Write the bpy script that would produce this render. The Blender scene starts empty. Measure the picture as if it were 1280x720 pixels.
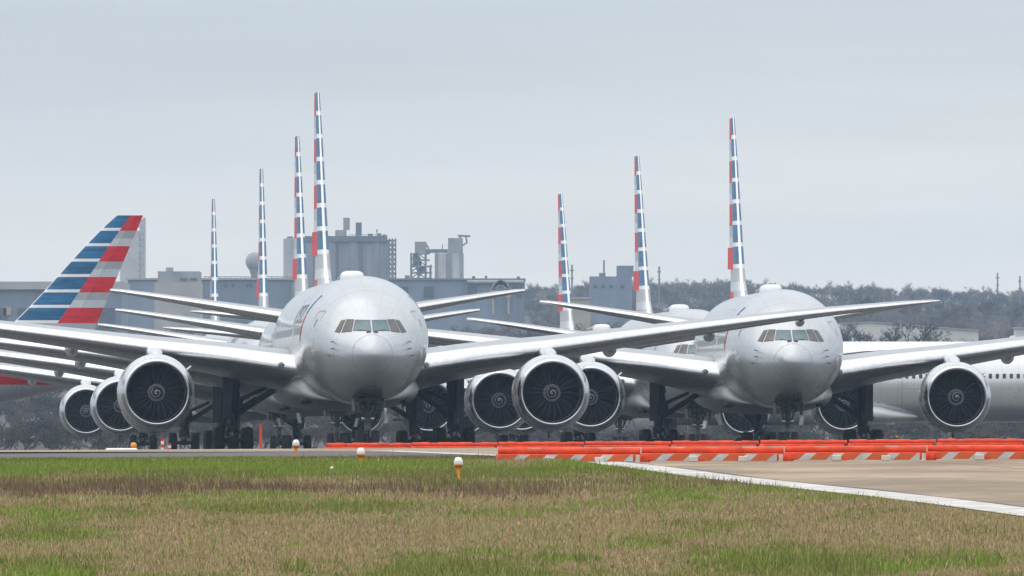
import bpy, math, random
import numpy as np
from mathutils import Vector, Matrix
R = math.radians
PI = math.pi
rng = np.random.default_rng(7)
random.seed(7)

scene = bpy.context.scene
COL = scene.collection
F = 18000.0            # focal length in reference pixels (1280 wide)
HOR = 566.0            # eye level row of the photograph


def W(px, py, d):
    """point at distance d seen towards a reference pixel"""
    return ((px - 640.0) * d / F, d, (HOR - py) * d / F)


# ------------------------------------------------------------------ materials
def new_mat(name):
    m = bpy.data.materials.new(name)
    m.use_nodes = True
    nt = m.node_tree
    return m, nt, nt.nodes['Principled BSDF']


def N(nt, kind, **kw):
    n = nt.nodes.new(kind)
    for k, v in kw.items():
        setattr(n, k, v)
    return n


def paint(name, col, rough=0.5, metal=0.0, var=0.12, scale=3.0, coat=0.0, bump=0.0, stretch=(1, 1, 1), rvar=0.12, detail=5):
    """procedural surface: base colour broken by two noises, roughness varied too"""
    m, nt, b = new_mat(name)
    tc = N(nt, 'ShaderNodeTexCoord')
    mp = N(nt, 'ShaderNodeMapping')
    mp.inputs['Scale'].default_value = stretch
    nt.links.new(tc.outputs['Object'], mp.inputs['Vector'])
    oi = N(nt, 'ShaderNodeObjectInfo')          # every copy weathers differently
    nt.links.new(mathn(nt, 'MULTIPLY', oi.outputs['Random'], 40.0), mp.inputs['Location'])
    nz = N(nt, 'ShaderNodeTexNoise')
    nz.inputs['Scale'].default_value = scale
    nz.inputs['Detail'].default_value = detail
    nz.inputs['Roughness'].default_value = 0.62
    nt.links.new(mp.outputs['Vector'], nz.inputs['Vector'])
    rp = N(nt, 'ShaderNodeValToRGB')
    c0 = [max(0, c * (1 - var)) for c in col]
    c1 = [min(1, c * (1 + var)) for c in col]
    rp.color_ramp.elements[0].color = (*c0, 1)
    rp.color_ramp.elements[1].color = (*c1, 1)
    rp.color_ramp.elements[0].position = 0.3
    rp.color_ramp.elements[1].position = 0.7
    nt.links.new(nz.outputs['Fac'], rp.inputs['Fac'])
    nt.links.new(rp.outputs['Color'], b.inputs['Base Color'])
    mr = N(nt, 'ShaderNodeMapRange')
    mr.inputs['To Min'].default_value = max(0.02, rough - rvar)
    mr.inputs['To Max'].default_value = min(1, rough + rvar)
    nt.links.new(nz.outputs['Fac'], mr.inputs['Value'])
    nt.links.new(mr.outputs['Result'], b.inputs['Roughness'])
    b.inputs['Metallic'].default_value = metal
    b.inputs['Coat Weight'].default_value = coat
    b.inputs['Coat Roughness'].default_value = 0.12
    if bump:
        bp = N(nt, 'ShaderNodeBump')
        bp.inputs['Strength'].default_value = bump
        bp.inputs['Distance'].default_value = 0.02
        nt.links.new(nz.outputs['Fac'], bp.inputs['Height'])
        nt.links.new(bp.outputs['Normal'], b.inputs['Normal'])
    return m


def mathn(nt, op, a, b=None, c=None):
    n = N(nt, 'ShaderNodeMath', operation=op)
    for i, v in enumerate((a, b, c)):
        if v is None:
            continue
        if isinstance(v, (int, float)):
            n.inputs[i].default_value = v
        else:
            nt.links.new(v, n.inputs[i])
    return n.outputs[0]


def mixc(nt, fac, a, b):
    n = N(nt, 'ShaderNodeMix', data_type='RGBA')
    if isinstance(fac, (int, float)):
        n.inputs['Factor'].default_value = fac
    else:
        nt.links.new(fac, n.inputs['Factor'])
    for key, v in (('A', a), ('B', b)):
        s = [i for i in n.inputs if i.name == key and i.type == 'RGBA'][0]
        if isinstance(v, tuple):
            s.default_value = (*v, 1)
        else:
            nt.links.new(v, s)
    return [o for o in n.outputs if o.type == 'RGBA'][0]


SILVER = (0.475, 0.495, 0.52)
RED = (0.60, 0.006, 0.015)
BLUE = (0.004, 0.118, 0.27)
WHITE = (0.80, 0.81, 0.82)


def fuselage_mat(name, silver, belly, stripes=True):
    m, nt, b = new_mat(name)
    tc = N(nt, 'ShaderNodeTexCoord')
    sp = N(nt, 'ShaderNodeSeparateXYZ')
    nt.links.new(tc.outputs['Object'], sp.inputs[0])
    x, y, z = sp.outputs
    nz = N(nt, 'ShaderNodeTexNoise')
    nz.inputs['Scale'].default_value = 0.9
    nz.inputs['Detail'].default_value = 6
    nt.links.new(tc.outputs['Object'], nz.inputs['Vector'])
    col = mixc(nt, nz.outputs['Fac'], tuple(c * .93 for c in silver), tuple(min(1, c * 1.05) for c in silver))
    # base colour blends into the duller belly grey below the wing line
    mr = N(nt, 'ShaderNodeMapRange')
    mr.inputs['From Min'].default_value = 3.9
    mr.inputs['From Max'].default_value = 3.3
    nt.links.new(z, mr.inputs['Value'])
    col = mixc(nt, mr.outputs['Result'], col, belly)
    # dirt streaks
    mp = N(nt, 'ShaderNodeMapping')
    mp.inputs['Scale'].default_value = (.5, .25, .5)
    nt.links.new(tc.outputs['Object'], mp.inputs['Vector'])
    n2 = N(nt, 'ShaderNodeTexNoise')
    n2.inputs['Scale'].default_value = 1.6
    n2.inputs['Detail'].default_value = 7
    nt.links.new(mp.outputs['Vector'], n2.inputs['Vector'])
    mr2 = N(nt, 'ShaderNodeMapRange')
    mr2.inputs['From Min'].default_value = .52
    mr2.inputs['From Max'].default_value = .78
    mr2.inputs['To Max'].default_value = .16
    nt.links.new(n2.outputs['Fac'], mr2.inputs['Value'])
    col = mixc(nt, mr2.outputs['Result'], col, tuple(c * .55 for c in silver))
    # panel joints: thin darker rings and lap lines
    behind = mathn(nt, 'GREATER_THAN', y, 1.2)
    fr = mathn(nt, 'FRACT', mathn(nt, 'DIVIDE', y, 5.3))
    ring = mathn(nt, 'MULTIPLY', mathn(nt, 'LESS_THAN', fr, .013), behind)
    fr2 = mathn(nt, 'FRACT', mathn(nt, 'DIVIDE', mathn(nt, 'ADD', y, .35), 1.325))
    ring2 = mathn(nt, 'MULTIPLY', mathn(nt, 'LESS_THAN', fr2, .03), behind)
    ang = mathn(nt, 'DIVIDE', mathn(nt, 'ARCTAN2', mathn(nt, 'SUBTRACT', z, 5.2), x), .349)
    lap = mathn(nt, 'MULTIPLY', mathn(nt, 'LESS_THAN', mathn(nt, 'FRACT', mathn(nt, 'ADD', ang, .3)), .032), behind)
    # each skin sheet has its own slight tone
    cell = N(nt, 'ShaderNodeCombineXYZ')
    nt.links.new(mathn(nt, 'FLOOR', mathn(nt, 'DIVIDE', mathn(nt, 'ADD', y, .35), 1.325)), cell.inputs[0])
    nt.links.new(mathn(nt, 'FLOOR', mathn(nt, 'ADD', ang, .3)), cell.inputs[1])
    wn = N(nt, 'ShaderNodeTexWhiteNoise')
    nt.links.new(cell.outputs[0], wn.inputs['Vector'])
    col = mixc(nt, mathn(nt, 'MULTIPLY', mathn(nt, 'MULTIPLY', wn.outputs['Value'], behind), .16), col, tuple(c * .62 for c in silver))
    dk = tuple(c * .3 for c in silver)
    col = mixc(nt, mathn(nt, 'MULTIPLY', ring, .5), col, dk)
    col = mixc(nt, mathn(nt, 'MULTIPLY', ring2, .22), col, dk)
    col = mixc(nt, mathn(nt, 'MULTIPLY', lap, .26), col, dk)
    if stripes:
        t = mathn(nt, 'DIVIDE', mathn(nt, 'SUBTRACT', 18.6, z), 1.207)
        row = mathn(nt, 'FLOOR', t)
        even = mathn(nt, 'LESS_THAN', mathn(nt, 'MODULO', row, 2.0), .5)
        yb = mathn(nt, 'SUBTRACT', 55.6, mathn(nt, 'MULTIPLY', mathn(nt, 'SUBTRACT', 10.15, z), 1.05))
        aft = mathn(nt, 'GREATER_THAN', y, yb)
        low = mathn(nt, 'GREATER_THAN', t, 7.0)
        lim = mathn(nt, 'LESS_THAN', t, 11.05)
        end = mathn(nt, 'LESS_THAN', y, 57.9)
        band = mathn(nt, 'MULTIPLY', low, lim)
        isred = mathn(nt, 'MULTIPLY', mathn(nt, 'MULTIPLY', even, aft), mathn(nt, 'MULTIPLY', band, end))
        col = mixc(nt, isred, col, RED)
        yf = mathn(nt, 'SUBTRACT', yb, 5.0)
        fore = mathn(nt, 'MULTIPLY', mathn(nt, 'SUBTRACT', 1.0, aft), mathn(nt, 'GREATER_THAN', y, yf))
        gap = mathn(nt, 'LESS_THAN', mathn(nt, 'FRACT', t), .81)
        lowb = mathn(nt, 'GREATER_THAN', t, 9.0)
        isblue = mathn(nt, 'MULTIPLY', mathn(nt, 'MULTIPLY', fore, gap), mathn(nt, 'MULTIPLY', band, lowb))
        col = mixc(nt, isblue, col, BLUE)
    nt.links.new(col, b.inputs['Base Color'])
    b.inputs['Metallic'].default_value = .58
    mr3 = N(nt, 'ShaderNodeMapRange')
    mr3.inputs['To Min'].default_value = .22
    mr3.inputs['To Max'].default_value = .36
    nt.links.new(n2.outputs['Fac'], mr3.inputs['Value'])
    nt.links.new(mr3.outputs['Result'], b.inputs['Roughness'])
    b.inputs['Coat Weight'].default_value = .45
    b.inputs['Coat Roughness'].default_value = .10
    n3 = N(nt, 'ShaderNodeTexNoise')
    n3.inputs['Scale'].default_value = .9
    n3.inputs['Detail'].default_value = 2
    nt.links.new(tc.outputs['Object'], n3.inputs['Vector'])
    bp = N(nt, 'ShaderNodeBump')
    bp.inputs['Strength'].default_value = .10
    bp.inputs['Distance'].default_value = .03
    nt.links.new(n3.outputs['Fac'], bp.inputs['Height'])
    nt.links.new(bp.outputs['Normal'], b.inputs['Normal'])
    nt.links.new(bp.outputs['Normal'], b.inputs['Coat Normal'])
    return m


M = {}
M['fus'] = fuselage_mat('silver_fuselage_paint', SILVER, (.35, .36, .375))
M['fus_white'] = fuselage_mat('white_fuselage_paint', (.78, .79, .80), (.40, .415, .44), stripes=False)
M['silver'] = paint('silver_paint', (.56, .575, .60), .30, .6, .06, 1.2, coat=.4)
M['radome'] = paint('radome_paint', (.58, .60, .63), .36, .2, .05, 2.0, coat=.4)
M['wing'] = paint('wing_grey', (.34, .355, .375), .36, .45, .10, 1.1, stretch=(1, .25, 1), coat=.2)
M['belly'] = paint('belly_grey', (.22, .225, .235), .42, .3, .10, 1.1, stretch=(1, .25, 1), coat=.1)
M['metal'] = paint('bare_metal', (.70, .71, .725), .22, 1.0, .08, 2.5, rvar=.08)
M['lip'] = paint('inlet_metal', (.58, .59, .61), .20, 1.0, .06, 2.5, rvar=.06)
M['nacelle'] = paint('nacelle_paint', (.58, .59, .61), .28, .55, .08, 1.8, coat=.4)
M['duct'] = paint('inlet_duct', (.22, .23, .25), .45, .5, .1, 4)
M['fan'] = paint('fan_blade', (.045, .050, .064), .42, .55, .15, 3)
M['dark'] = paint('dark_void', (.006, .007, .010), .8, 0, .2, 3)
M['spinner'] = paint('spinner_black', (.012, .013, .016), .35, 0, .2, 6)
M['hub'] = paint('hub_grey', (.26, .27, .28), .45, .3, .3, 12)
M['white'] = paint('white_paint', WHITE, .35, 0, .05, 3, coat=.3)
M['red'] = paint('red_paint', RED, .45, 0, .25, 1.5, coat=.05, stretch=(1, .3, 2.5))
M['blue'] = paint('blue_paint', BLUE, .45, 0, .6, 1.6, coat=.05, stretch=(1, .22, 3.0), detail=8)
M['pale'] = paint('pale_silver', (.56, .60, .63), .4, .2, .06, 1.5, coat=.3)
M['midsilver'] = paint('mid_silver', (.40, .42, .45), .4, .3, .08, 1.5, coat=.3)
M['gear'] = paint('gear_metal', (.10, .105, .115), .55, .3, .35, 4)
M['gear_dark'] = paint('gear_dark', (.030, .033, .04), .6, .1, .4, 4)
M['gear_door'] = paint('gear_door', (.055, .06, .07), .55, .1, .3, 2)
M['tyre'] = paint('tyre_rubber', (.012, .013, .016), .8, 0, .3, 6)
M['steel'] = paint('oleo_steel', (.35, .35, .36), .3, .9, .15, 6)
M['title'] = paint('title_grey', (.13, .15, .19), .4, .1, .1, 2)
M['seam'] = paint('seam_grey', (.25, .26, .27), .5, .2, .2, 3)
M['frame'] = paint('window_frame', (.11, .10, .095), .45, .4, .15, 5)
M['cabin'] = paint('cabin_window', (.05, .055, .06), .25, 0, .2, 2)


def glass(name, col):
    m = paint(name, col, .16, 0, .3, 1.8, coat=.15, rvar=.04)
    m.node_tree.nodes['Principled BSDF'].inputs['Specular IOR Level'].default_value = .35
    return m


M['glass_teal'] = glass('windscreen_teal', (.045, .105, .12))
M['glass_brown'] = glass('side_glass_brown', (.072, .062, .054))
M['glass_grey'] = glass('side_glass_grey', (.06, .06, .062))


# ------------------------------------------------------------------ mesh helper
class MB:
    def __init__(s):
        s.v, s.f, s.mi, s.sm = [], [], [], []

    def add(s, verts, faces, mi=0, smooth=False):
        o = len(s.v)
        s.v += [tuple(p) for p in verts]
        for k, f in enumerate(faces):
            s.f.append(tuple(i + o for i in f))
            s.mi.append(mi if isinstance(mi, int) else mi[k])
            s.sm.append(smooth)
        return s

    def grid(s, rows, close=False, mi=0, smooth=True, flip=False, rowmi=None):
        """rows: list of equal-length point lists"""
        n = len(rows[0])
        verts = [p for r in rows for p in r]
        faces, mis = [], []
        for i in range(len(rows) - 1):
            for j in range(n if close else n - 1):
                a, b_ = i * n + j, i * n + (j + 1) % n
                c, d = (i + 1) * n + (j + 1) % n, (i + 1) * n + j
                faces.append((a, d, c, b_) if flip else (a, b_, c, d))
                mis.append(mi if rowmi is None else rowmi(i, j))
        return s.add(verts, faces, mis, smooth)

    def fan(s, pts, mi=0, smooth=False, flip=False):
        f = list(range(len(pts)))
        return s.add(pts, [tuple(f[::-1] if flip else f)], mi, smooth)

    def box(s, c, d, rot=0.0, mi=0, tilt=None, bev=0.0):
        hx, hy, hz = d[0] / 2, d[1] / 2, d[2] / 2
        m = Matrix.Rotation(rot, 3, 'Z')
        if tilt is not None:
            m = m @ tilt
        if bev <= 0:
            P = [Vector((sx * hx, sy * hy, sz * hz)) for sz in (-1, 1) for sy in (-1, 1) for sx in (-1, 1)]
            fc = [(0, 2, 3, 1), (4, 5, 7, 6), (0, 1, 5, 4), (2, 6, 7, 3), (1, 3, 7, 5), (0, 4, 6, 2)]
        else:
            P, fc = [], []
            b = min(bev, hx * .9, hy * .9, hz * .9)
            prof = [(-hz, b), (-hz + b, 0), (hz - b, 0), (hz, b)]
            for (z, i) in prof:
                x, y = hx - i, hy - i
                P += [Vector(q) for q in ((x, y - b * .6, z), (x - b * .6, y, z), (-x + b * .6, y, z), (-x, y - b * .6, z),
                                          (-x, -y + b * .6, z), (-x + b * .6, -y, z), (x - b * .6, -y, z), (x, -y + b * .6, z))]
            for r in range(3):
                for j in range(8):
                    fc.append((r * 8 + j, r * 8 + (j + 1) % 8, (r + 1) * 8 + (j + 1) % 8, (r + 1) * 8 + j))
            fc.append(tuple(range(7, -1, -1)))
            fc.append(tuple(range(24, 32)))
        return s.add([m @ p + Vector(c) for p in P], fc, mi)

    def tube(s, a, b, ra, rb=None, n=10, mi=0, caps=True, smooth=True):
        a, b = Vector(a), Vector(b)
        rb = ra if rb is None else rb
        z = (b - a).normalized()
        x = z.orthogonal().normalized()
        y = z.cross(x)
        r0 = [a + (x * math.cos(t) + y * math.sin(t)) * ra for t in np.linspace(0, 2 * PI, n, endpoint=False)]
        r1 = [b + (x * math.cos(t) + y * math.sin(t)) * rb for t in np.linspace(0, 2 * PI, n, endpoint=False)]
        s.grid([r0, r1], close=True, mi=mi, smooth=smooth)
        if caps:
            s.fan(r0, mi, flip=True)
            s.fan(r1, mi)
        return s

    def lathe(s, prof, c=(0, 0, 0), axis='Z', n=24, mi=0, smooth=True, rowmi=None, sx=1, sz=1):
        """prof: (position along axis, radius)"""
        rows = []
        for (t, r) in prof:
            row = []
            for a in np.linspace(0, 2 * PI, n, endpoint=False):
                u, w = r * math.cos(a), r * math.sin(a)
                if axis == 'Z':
                    row.append((c[0] + u, c[1] + w, c[2] + t))
                elif axis == 'Y':
                    row.append((c[0] + u * sx, c[1] + t, c[2] + w * sz))
                else:
                    row.append((c[0] + t, c[1] + u, c[2] + w))
            rows.append(row)
        return s.grid(rows, close=True, mi=mi, smooth=smooth, rowmi=rowmi)

    def mesh(s, name, mats):
        me = bpy.data.meshes.new(name)
        me.from_pydata(s.v, [], s.f)
        for m in mats:
            me.materials.append(m)
        me.polygons.foreach_set('material_index', np.array(s.mi, dtype=np.int32))
        me.polygons.foreach_set('use_smooth', np.array(s.sm, dtype=bool))
        me.update()
        return me

    def build(s, name, mats, parent=None, fix=True):
        if not isinstance(mats, (list, tuple)):
            mats = [mats]
        me = s.mesh(name, mats)
        if fix:
            import bmesh
            bm = bmesh.new()
            bm.from_mesh(me)
            bmesh.ops.recalc_face_normals(bm, faces=bm.faces)
            bm.to_mesh(me)
            bm.free()
        o = bpy.data.objects.new(name, me)
        COL.objects.link(o)
        if parent is not None:
            o.parent = parent
        return o


def tag(o, label=None, cat=None, group=None, kind=None):
    for k, v in (('label', label), ('category', cat), ('group', group), ('kind', kind)):
        if v is not None:
            o[k] = v
    return o


def thing(name, loc, label, cat, rz=0.0, group=None):
    o = bpy.data.objects.new(name, None)
    o.empty_display_size = .5
    COL.objects.link(o)
    o.location = loc
    o.rotation_euler = (0, 0, rz)
    return tag(o, label, cat, group)


KIDS = {}


def centred(mb, c):
    mb.v = [(p[0] - c[0], p[1] - c[1], p[2] - c[2]) for p in mb.v]
    return mb



def copy_tree(o, parent=None, skip=()):
    c = o.copy()
    COL.objects.link(c)
    if parent is not None:
        c.parent = parent
    if o.name.split('.')[0] in ('fan', 'spinner'):      # rotors stop at different angles
        c.rotation_euler = (0, random.uniform(0, 6.28), 0)
    if not KIDS.get('fresh') and parent is None:
        KIDS.clear()
        for k in scene.objects:
            if k.parent is not None:
                KIDS.setdefault(k.parent, []).append(k)
    for ch in KIDS.get(o, ()):
        if ch.name.split('.')[0] in skip:
            continue
        copy_tree(ch, c, skip)
    return c


def interp(xs, ys):
    """monotone-ish cubic through the points"""
    xs, ys = np.array(xs, float), np.array(ys, float)
    h = np.diff(xs)
    dl = np.diff(ys) / h
    m = np.zeros(len(xs))
    m[0], m[-1] = dl[0], dl[-1]
    for i in range(1, len(xs) - 1):
        if dl[i - 1] * dl[i] > 0:
            w1, w2 = 2 * h[i] + h[i - 1], h[i] + 2 * h[i - 1]
            m[i] = (w1 + w2) / (w1 / dl[i - 1] + w2 / dl[i])

    def f(x):
        x = min(max(x, xs[0]), xs[-1])
        i = min(int(np.searchsorted(xs, x, side='right') - 1), len(xs) - 2)
        t = (x - xs[i]) / h[i]
        return ((2 * t**3 - 3 * t**2 + 1) * ys[i] + (t**3 - 2 * t**2 + t) * h[i] * m[i]
                + (-2 * t**3 + 3 * t**2) * ys[i + 1] + (t**3 - t**2) * h[i] * m[i + 1])
    return f


# ------------------------------------------------------------------ AIRLINER
# local frame: nose tip at y=0 looking towards -y, tail towards +y, z up from the apron
SY = [0, .02, .05, .15, .3, .55, .85, 1.5, 2.2, 3.0, 4.0, 5.0, 6.5, 8.0, 10.0, 13, 40, 44, 48, 52, 55, 58, 61, 62.8]
ftop = interp(SY, [4.66, 4.82, 4.91, 5.08, 5.24, 5.42, 5.60, 5.88, 6.20, 6.68, 7.22, 7.64, 8.08, 8.35, 8.50, 8.53, 8.53, 8.53, 8.52, 8.46, 8.32, 8.0, 7.45, 6.95])
fbot = interp(SY, [4.66, 4.50, 4.41, 4.24, 4.08, 3.90, 3.73, 3.41, 3.16, 2.95, 2.74, 2.60, 2.45, 2.37, 2.33, 2.32, 2.32, 2.60, 3.20, 4.00, 4.65, 5.30, 5.95, 6.40])
fhw = interp(SY, [.001, .16, .25, .42, .58, .77, .96, 1.36, 1.74, 2.10, 2.44, 2.66, 2.88, 3.02, 3.09, 3.10, 3.10, 3.00, 2.66, 2.15, 1.70, 1.20, .65, .20])



def _nose(f, apex, at):
    """parabolic cap ahead of the radome joint, so the tip is truly round"""
    return lambda y: apex + (at - apex) * math.sqrt(max(y, 0) / .85) if y < .85 else f(y)


ftop, fbot, fhw = _nose(ftop, 4.66, 5.60), _nose(fbot, 4.66, 3.73), _nose(fhw, .0005, .96)


def fus_pt(y, a):
    t, b, w = ftop(y), fbot(y), fhw(y)
    return (w * math.cos(a), y, (t + b) / 2 + (t - b) / 2 * math.sin(a))


def side_x(y, z, off=0.0):
    """half width of the fuselage at height z"""
    t, b, w = ftop(y) + off, fbot(y) - off, fhw(y) + off
    q = (z - (t + b) / 2) / ((t - b) / 2)
    return w * math.sqrt(max(0, 1 - q * q))


def front_y(x, z, off=0.0):
    """station at which the nose skin passes the point (x, z) of the front view"""
    lo, hi = 0.0, 12.0
    for _ in range(40):
        y = (lo + hi) / 2
        t, b, w = ftop(y), fbot(y), fhw(y)
        r = (x / w) ** 2 + ((z - (t + b) / 2) / ((t - b) / 2)) ** 2
        if r > 1:
            lo = y
        else:
            hi = y
    return (lo + hi) / 2 - off


def naca(c, t):
    return 5 * t * (.2969 * math.sqrt(max(c, 0)) - .126 * c - .3516 * c**2 + .2843 * c**3 - .1036 * c**4)


CH = [0, .004, .012, .03, .06, .10, .16, .25, .36, .5, .66, .8, .92, 1.0]


def foil_loop(x, yl, chord, z, tc, inc, camber=.012, c0=0.0, c1=1.0, sharp=False):
    """closed loop (upper from c1 to c0, lower back) at span x"""
    cs = [c for c in CH if c0 <= c <= c1]
    up, lo = [], []
    for c in cs:
        th = naca(c, tc) * chord
        cam = camber * chord * 4 * c * (1 - c)
        dy, dz = c * chord, -math.sin(inc) * c * chord
        up.append((x, yl + dy, z + dz + cam + th))
        lo.append((x, yl + dy, z + dz + cam - th))
    return up[::-1] + (lo[1:] if c0 == 0 else lo)


def lifting(name, secs, sgn, le_frac, mat, le_mat, parent, le_name='leading_edge', sub=6):
    """wing-like part and its bright leading edge as a sub-part"""
    xs = [s[0] for s in secs]
    fs = [interp(xs, [s[k] for s in secs]) for k in range(1, 6)]
    st = []
    for i in range(len(xs) - 1):
        st += list(np.linspace(xs[i], xs[i + 1], sub, endpoint=False))
    st.append(xs[-1])
    rowsA, rowsB = [], []
    lin = lambda k, x: float(np.interp(x, xs, [s[k] for s in secs]))
    for x in st:
        yl, ch = lin(1, x), lin(2, x)
        z, tc, inc = fs[2](x), lin(4, x), lin(5, x)
        full = foil_loop(sgn * x, yl, ch, z, tc, inc)
        k = sum(1 for c in CH if c > le_frac)
        n = len(full)
        upA, nose, loA = full[:k + 1], full[k:n - k], full[n - k - 1:]
        rowsA.append(loA + upA)          # lower mid->TE, then TE->mid upper
        rowsB.append(nose)
    a = MB()
    a.grid(rowsA, mi=0)
    tip = [p for p in rowsA[-1]]
    a.fan(tip)
    w = a.build(name, mat, parent)
    b = MB()
    b.grid(rowsB)
    b.fan(rowsB[-1])
    b.build(le_name, le_mat, w)
    return w


WING = [(0.0, 18.2, 17.6, 3.85, .135, R(3.2)), (3.0, 19.9, 15.5, 4.15, .132, R(3.2)), (6.3, 22.2, 13.6, 4.68, .12, R(2.6)),
        (9.7, 24.5, 11.8, 5.12, .112, R(2.2)), (14.0, 27.5, 9.3, 5.72, .108, R(1.6)), (18.0, 30.3, 7.6, 6.24, .105, R(1.2)),
        (24.0, 34.5, 5.0, 6.98, .10, R(.6)), (28.6, 37.7, 3.1, 7.45, .10, R(0)), (29.9, 38.9, 2.1, 7.58, .095, 0), (30.4, 39.9, 1.1, 7.63, .09, 0)]
HSTAB = [(0.6, 51.6, 7.9, 6.68, .11, R(1.0)), (2.0, 52.9, 7.1, 6.92, .11, R(1.0)), (6.0, 56.5, 4.9, 7.62, .10, R(.6)),
         (10.2, 60.0, 2.7, 8.30, .095, 0), (10.7, 60.7, 1.9, 8.37, .09, 0)]


WMESH = []


def put_windows(fus, sg, count, every=False):
    for k in range(count):
        y0 = 9.2 + k * .533
        if not every and (abs(y0 - 17.5) < .8 or abs(y0 - 39.5) < .8):
            continue
        o = bpy.data.objects.new('cabin_window', WMESH[0])
        COL.objects.link(o)
        o.parent = fus
        o.location = (sg * side_x(min(y0, 39), 5.86, .010), y0, 5.86)
        o.rotation_euler = (0, -sg * math.asin((5.86 - 5.425) / 3.105), 0)


def build_airliner():
    root = thing('airliner', (0, 0, 0), 'x', 'airliner')
    # fuselage -------------------------------------------------------------
    ys = list(np.array([0, .002, .006, .012, .02, .035, .05, .1, .18, .3, .5, .8, 1.1, 1.5, 1.85, 2.2, 2.6, 3, 3.5, 4, 4.5, 5, 5.7, 6.5, 7.2, 8, 9, 10, 11.5, 13])) \
        + list(np.linspace(15, 40, 14)) + list(np.linspace(41, 62.8, 24))
    an = np.linspace(0, 2 * PI, 72, endpoint=False)
    f = MB()
    f.grid([[fus_pt(y, a) for a in an] for y in ys], close=True)
    f.fan([fus_pt(62.8, a) for a in an])
    fus = f.build('fuselage', M['fus'], root)
    # radome cap: same paint a shade flatter, a hair proud
    r = MB()
    r.grid([[(p[0] * 1.0015, p[1] - .004, p[2]) for p in [fus_pt(y, a) for a in an]] for y in (0.0, .002, .006, .012, .02, .035, .05, .075, .1, .14, .18, .24, .3, .4, .5, .6, .7, .84)], close=True)
    r.build('radome', M['fus'], fus)
    s = MB()
    s.grid([[(lambda p, c: (p[0] * 1.004, p[1], c + (p[2] - c) * 1.004))(fus_pt(y, a), (ftop(y) + fbot(y)) / 2) for a in an] for y in (.84, .87)], close=True)
    s.build('radome_seam', M['seam'], fus)
    # cockpit glazing ------------------------------------------------------
    panes = [([(.055, 6.31), (.73, 6.32), (.87, 5.81), (.05, 5.80)], 'glass_teal'),
             ([(.805, 6.335), (1.13, 6.34), (1.40, 5.74), (.955, 5.79)], 'glass_brown'),
             ([(1.205, 6.33), (1.40, 6.28), (1.70, 5.77), (1.485, 5.73)], 'glass_brown')]
    for sg in (-1, 1):
        for k, (q, mt) in enumerate(panes):
            if sg > 0 and k > 0:
                mt = 'glass_grey'
            for grow, nm, off, mat in ((.028, 'window_frame', .022, 'frame'), (0, 'cockpit_window', .034, mt)):
                cx = sum(p[0] for p in q) / 4
                cz = sum(p[1] for p in q) / 4
                Q = []
                for (x, z) in q:
                    dx, dz = x - cx, z - cz
                    L = math.hypot(dx, dz)
                    Q.append((x + dx / L * grow, z + dz / L * grow))
                g = MB()
                rows = []
                for i in range(9):
                    u = i / 8
                    row = []
                    for j in range(9):
                        v = j / 8
                        x = (Q[0][0] * (1 - v) + Q[1][0] * v) * (1 - u) + (Q[3][0] * (1 - v) + Q[2][0] * v) * u
                        z = (Q[0][1] * (1 - v) + Q[1][1] * v) * (1 - u) + (Q[3][1] * (1 - v) + Q[2][1] * v) * u
                        row.append((sg * x, front_y(max(x, .02), z, off), z))
                    rows.append(row)
                g.grid(rows)
                o = g.build(nm, M[mat], fus)
    for sg in (-1, 1):
        for (yy, zz) in ((2.35, 4.95), (2.6, 4.62), (2.5, 5.28)):
            d = MB()
            x = side_x(yy, zz)
            d.tube((sg * (x - .03), yy, zz), (sg * (x + .14), yy - .05, zz), .028, .022, n=8)
            d.tube((sg * (x + .14), yy - .02, zz), (sg * (x + .14), yy - .34, zz), .022, .012, n=8)
            d.build('pitot_probe', M['gear'], fus)
        d = MB()
        d.box((sg * .16, front_y(.16, 5.74, .04), 5.74), (.22, .06, .05))
        d.tube((sg * .10, front_y(.10, 5.76, .06), 5.76), (sg * .62, front_y(.62, 5.86, .06), 5.86), .014, n=6)
        d.build('wiper', M['gear'], fus)
        for (yy, zz, ww, hh) in ((3.4, 3.55, .5, .3), (6.9, 4.35, .6, .45), (4.3, 4.25, .3, .25)):
            d = MB()
            q = [(-ww / 2, -hh / 2), (ww / 2, -hh / 2), (ww / 2, hh / 2), (-ww / 2, hh / 2)]
            ro = [(sg * side_x(yy + a, zz + b, .006), yy + a, zz + b) for a, b in q]
            ri = [(sg * side_x(yy + a * .9, zz + b * .86, .006), yy + a * .9, zz + b * .86) for a, b in q]
            d.grid([ro, ri], close=True)
            d.build('access_panel', M['seam'], fus)
    # doors (outline only, on both sides) -----------------------------------
    for sg in (-1, 1):
        for (y0, z0, w, h) in ((4.9, 4.95, 1.07, 1.85), (17.0, 4.75, 1.07, 1.88), (39.0, 4.75, 1.07, 1.88), (49.0, 4.85, 1.0, 1.8)):
            d = MB()
            pts = []
            for a in np.linspace(0, 2 * PI, 40, endpoint=False):
                ca, sa = math.cos(a), math.sin(a)
                e = .28
                pts.append((math.copysign(abs(ca)**e, ca), math.copysign(abs(sa)**e, sa)))
            for (uo, ui) in ((1.0, .93),):
                ro = [(sg * side_x(y0 + w / 2 * (1 + u), z0 + h / 2 * (1 + v), .006), y0 + w / 2 * (1 + u), z0 + h / 2 * (1 + v)) for u, v in pts]
                ri = [(sg * side_x(y0 + w / 2 * (1 + u * ui), z0 + h / 2 * (1 + v * .96), .006), y0 + w / 2 * (1 + u * ui), z0 + h / 2 * (1 + v * .965)) for u, v in pts]
                d.grid([ro, ri], close=True)
            wz = z0 + 1.25
            d.add([(sg * side_x(y0 + w / 2 + a, wz + b, .006), y0 + w / 2 + a, wz + b) for a, b in ((-.12, -.17), (.12, -.17), (.12, .17), (-.12, .17))], [(0, 1, 2, 3)])
            d.build('cabin_door', M['seam'], fus)
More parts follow.
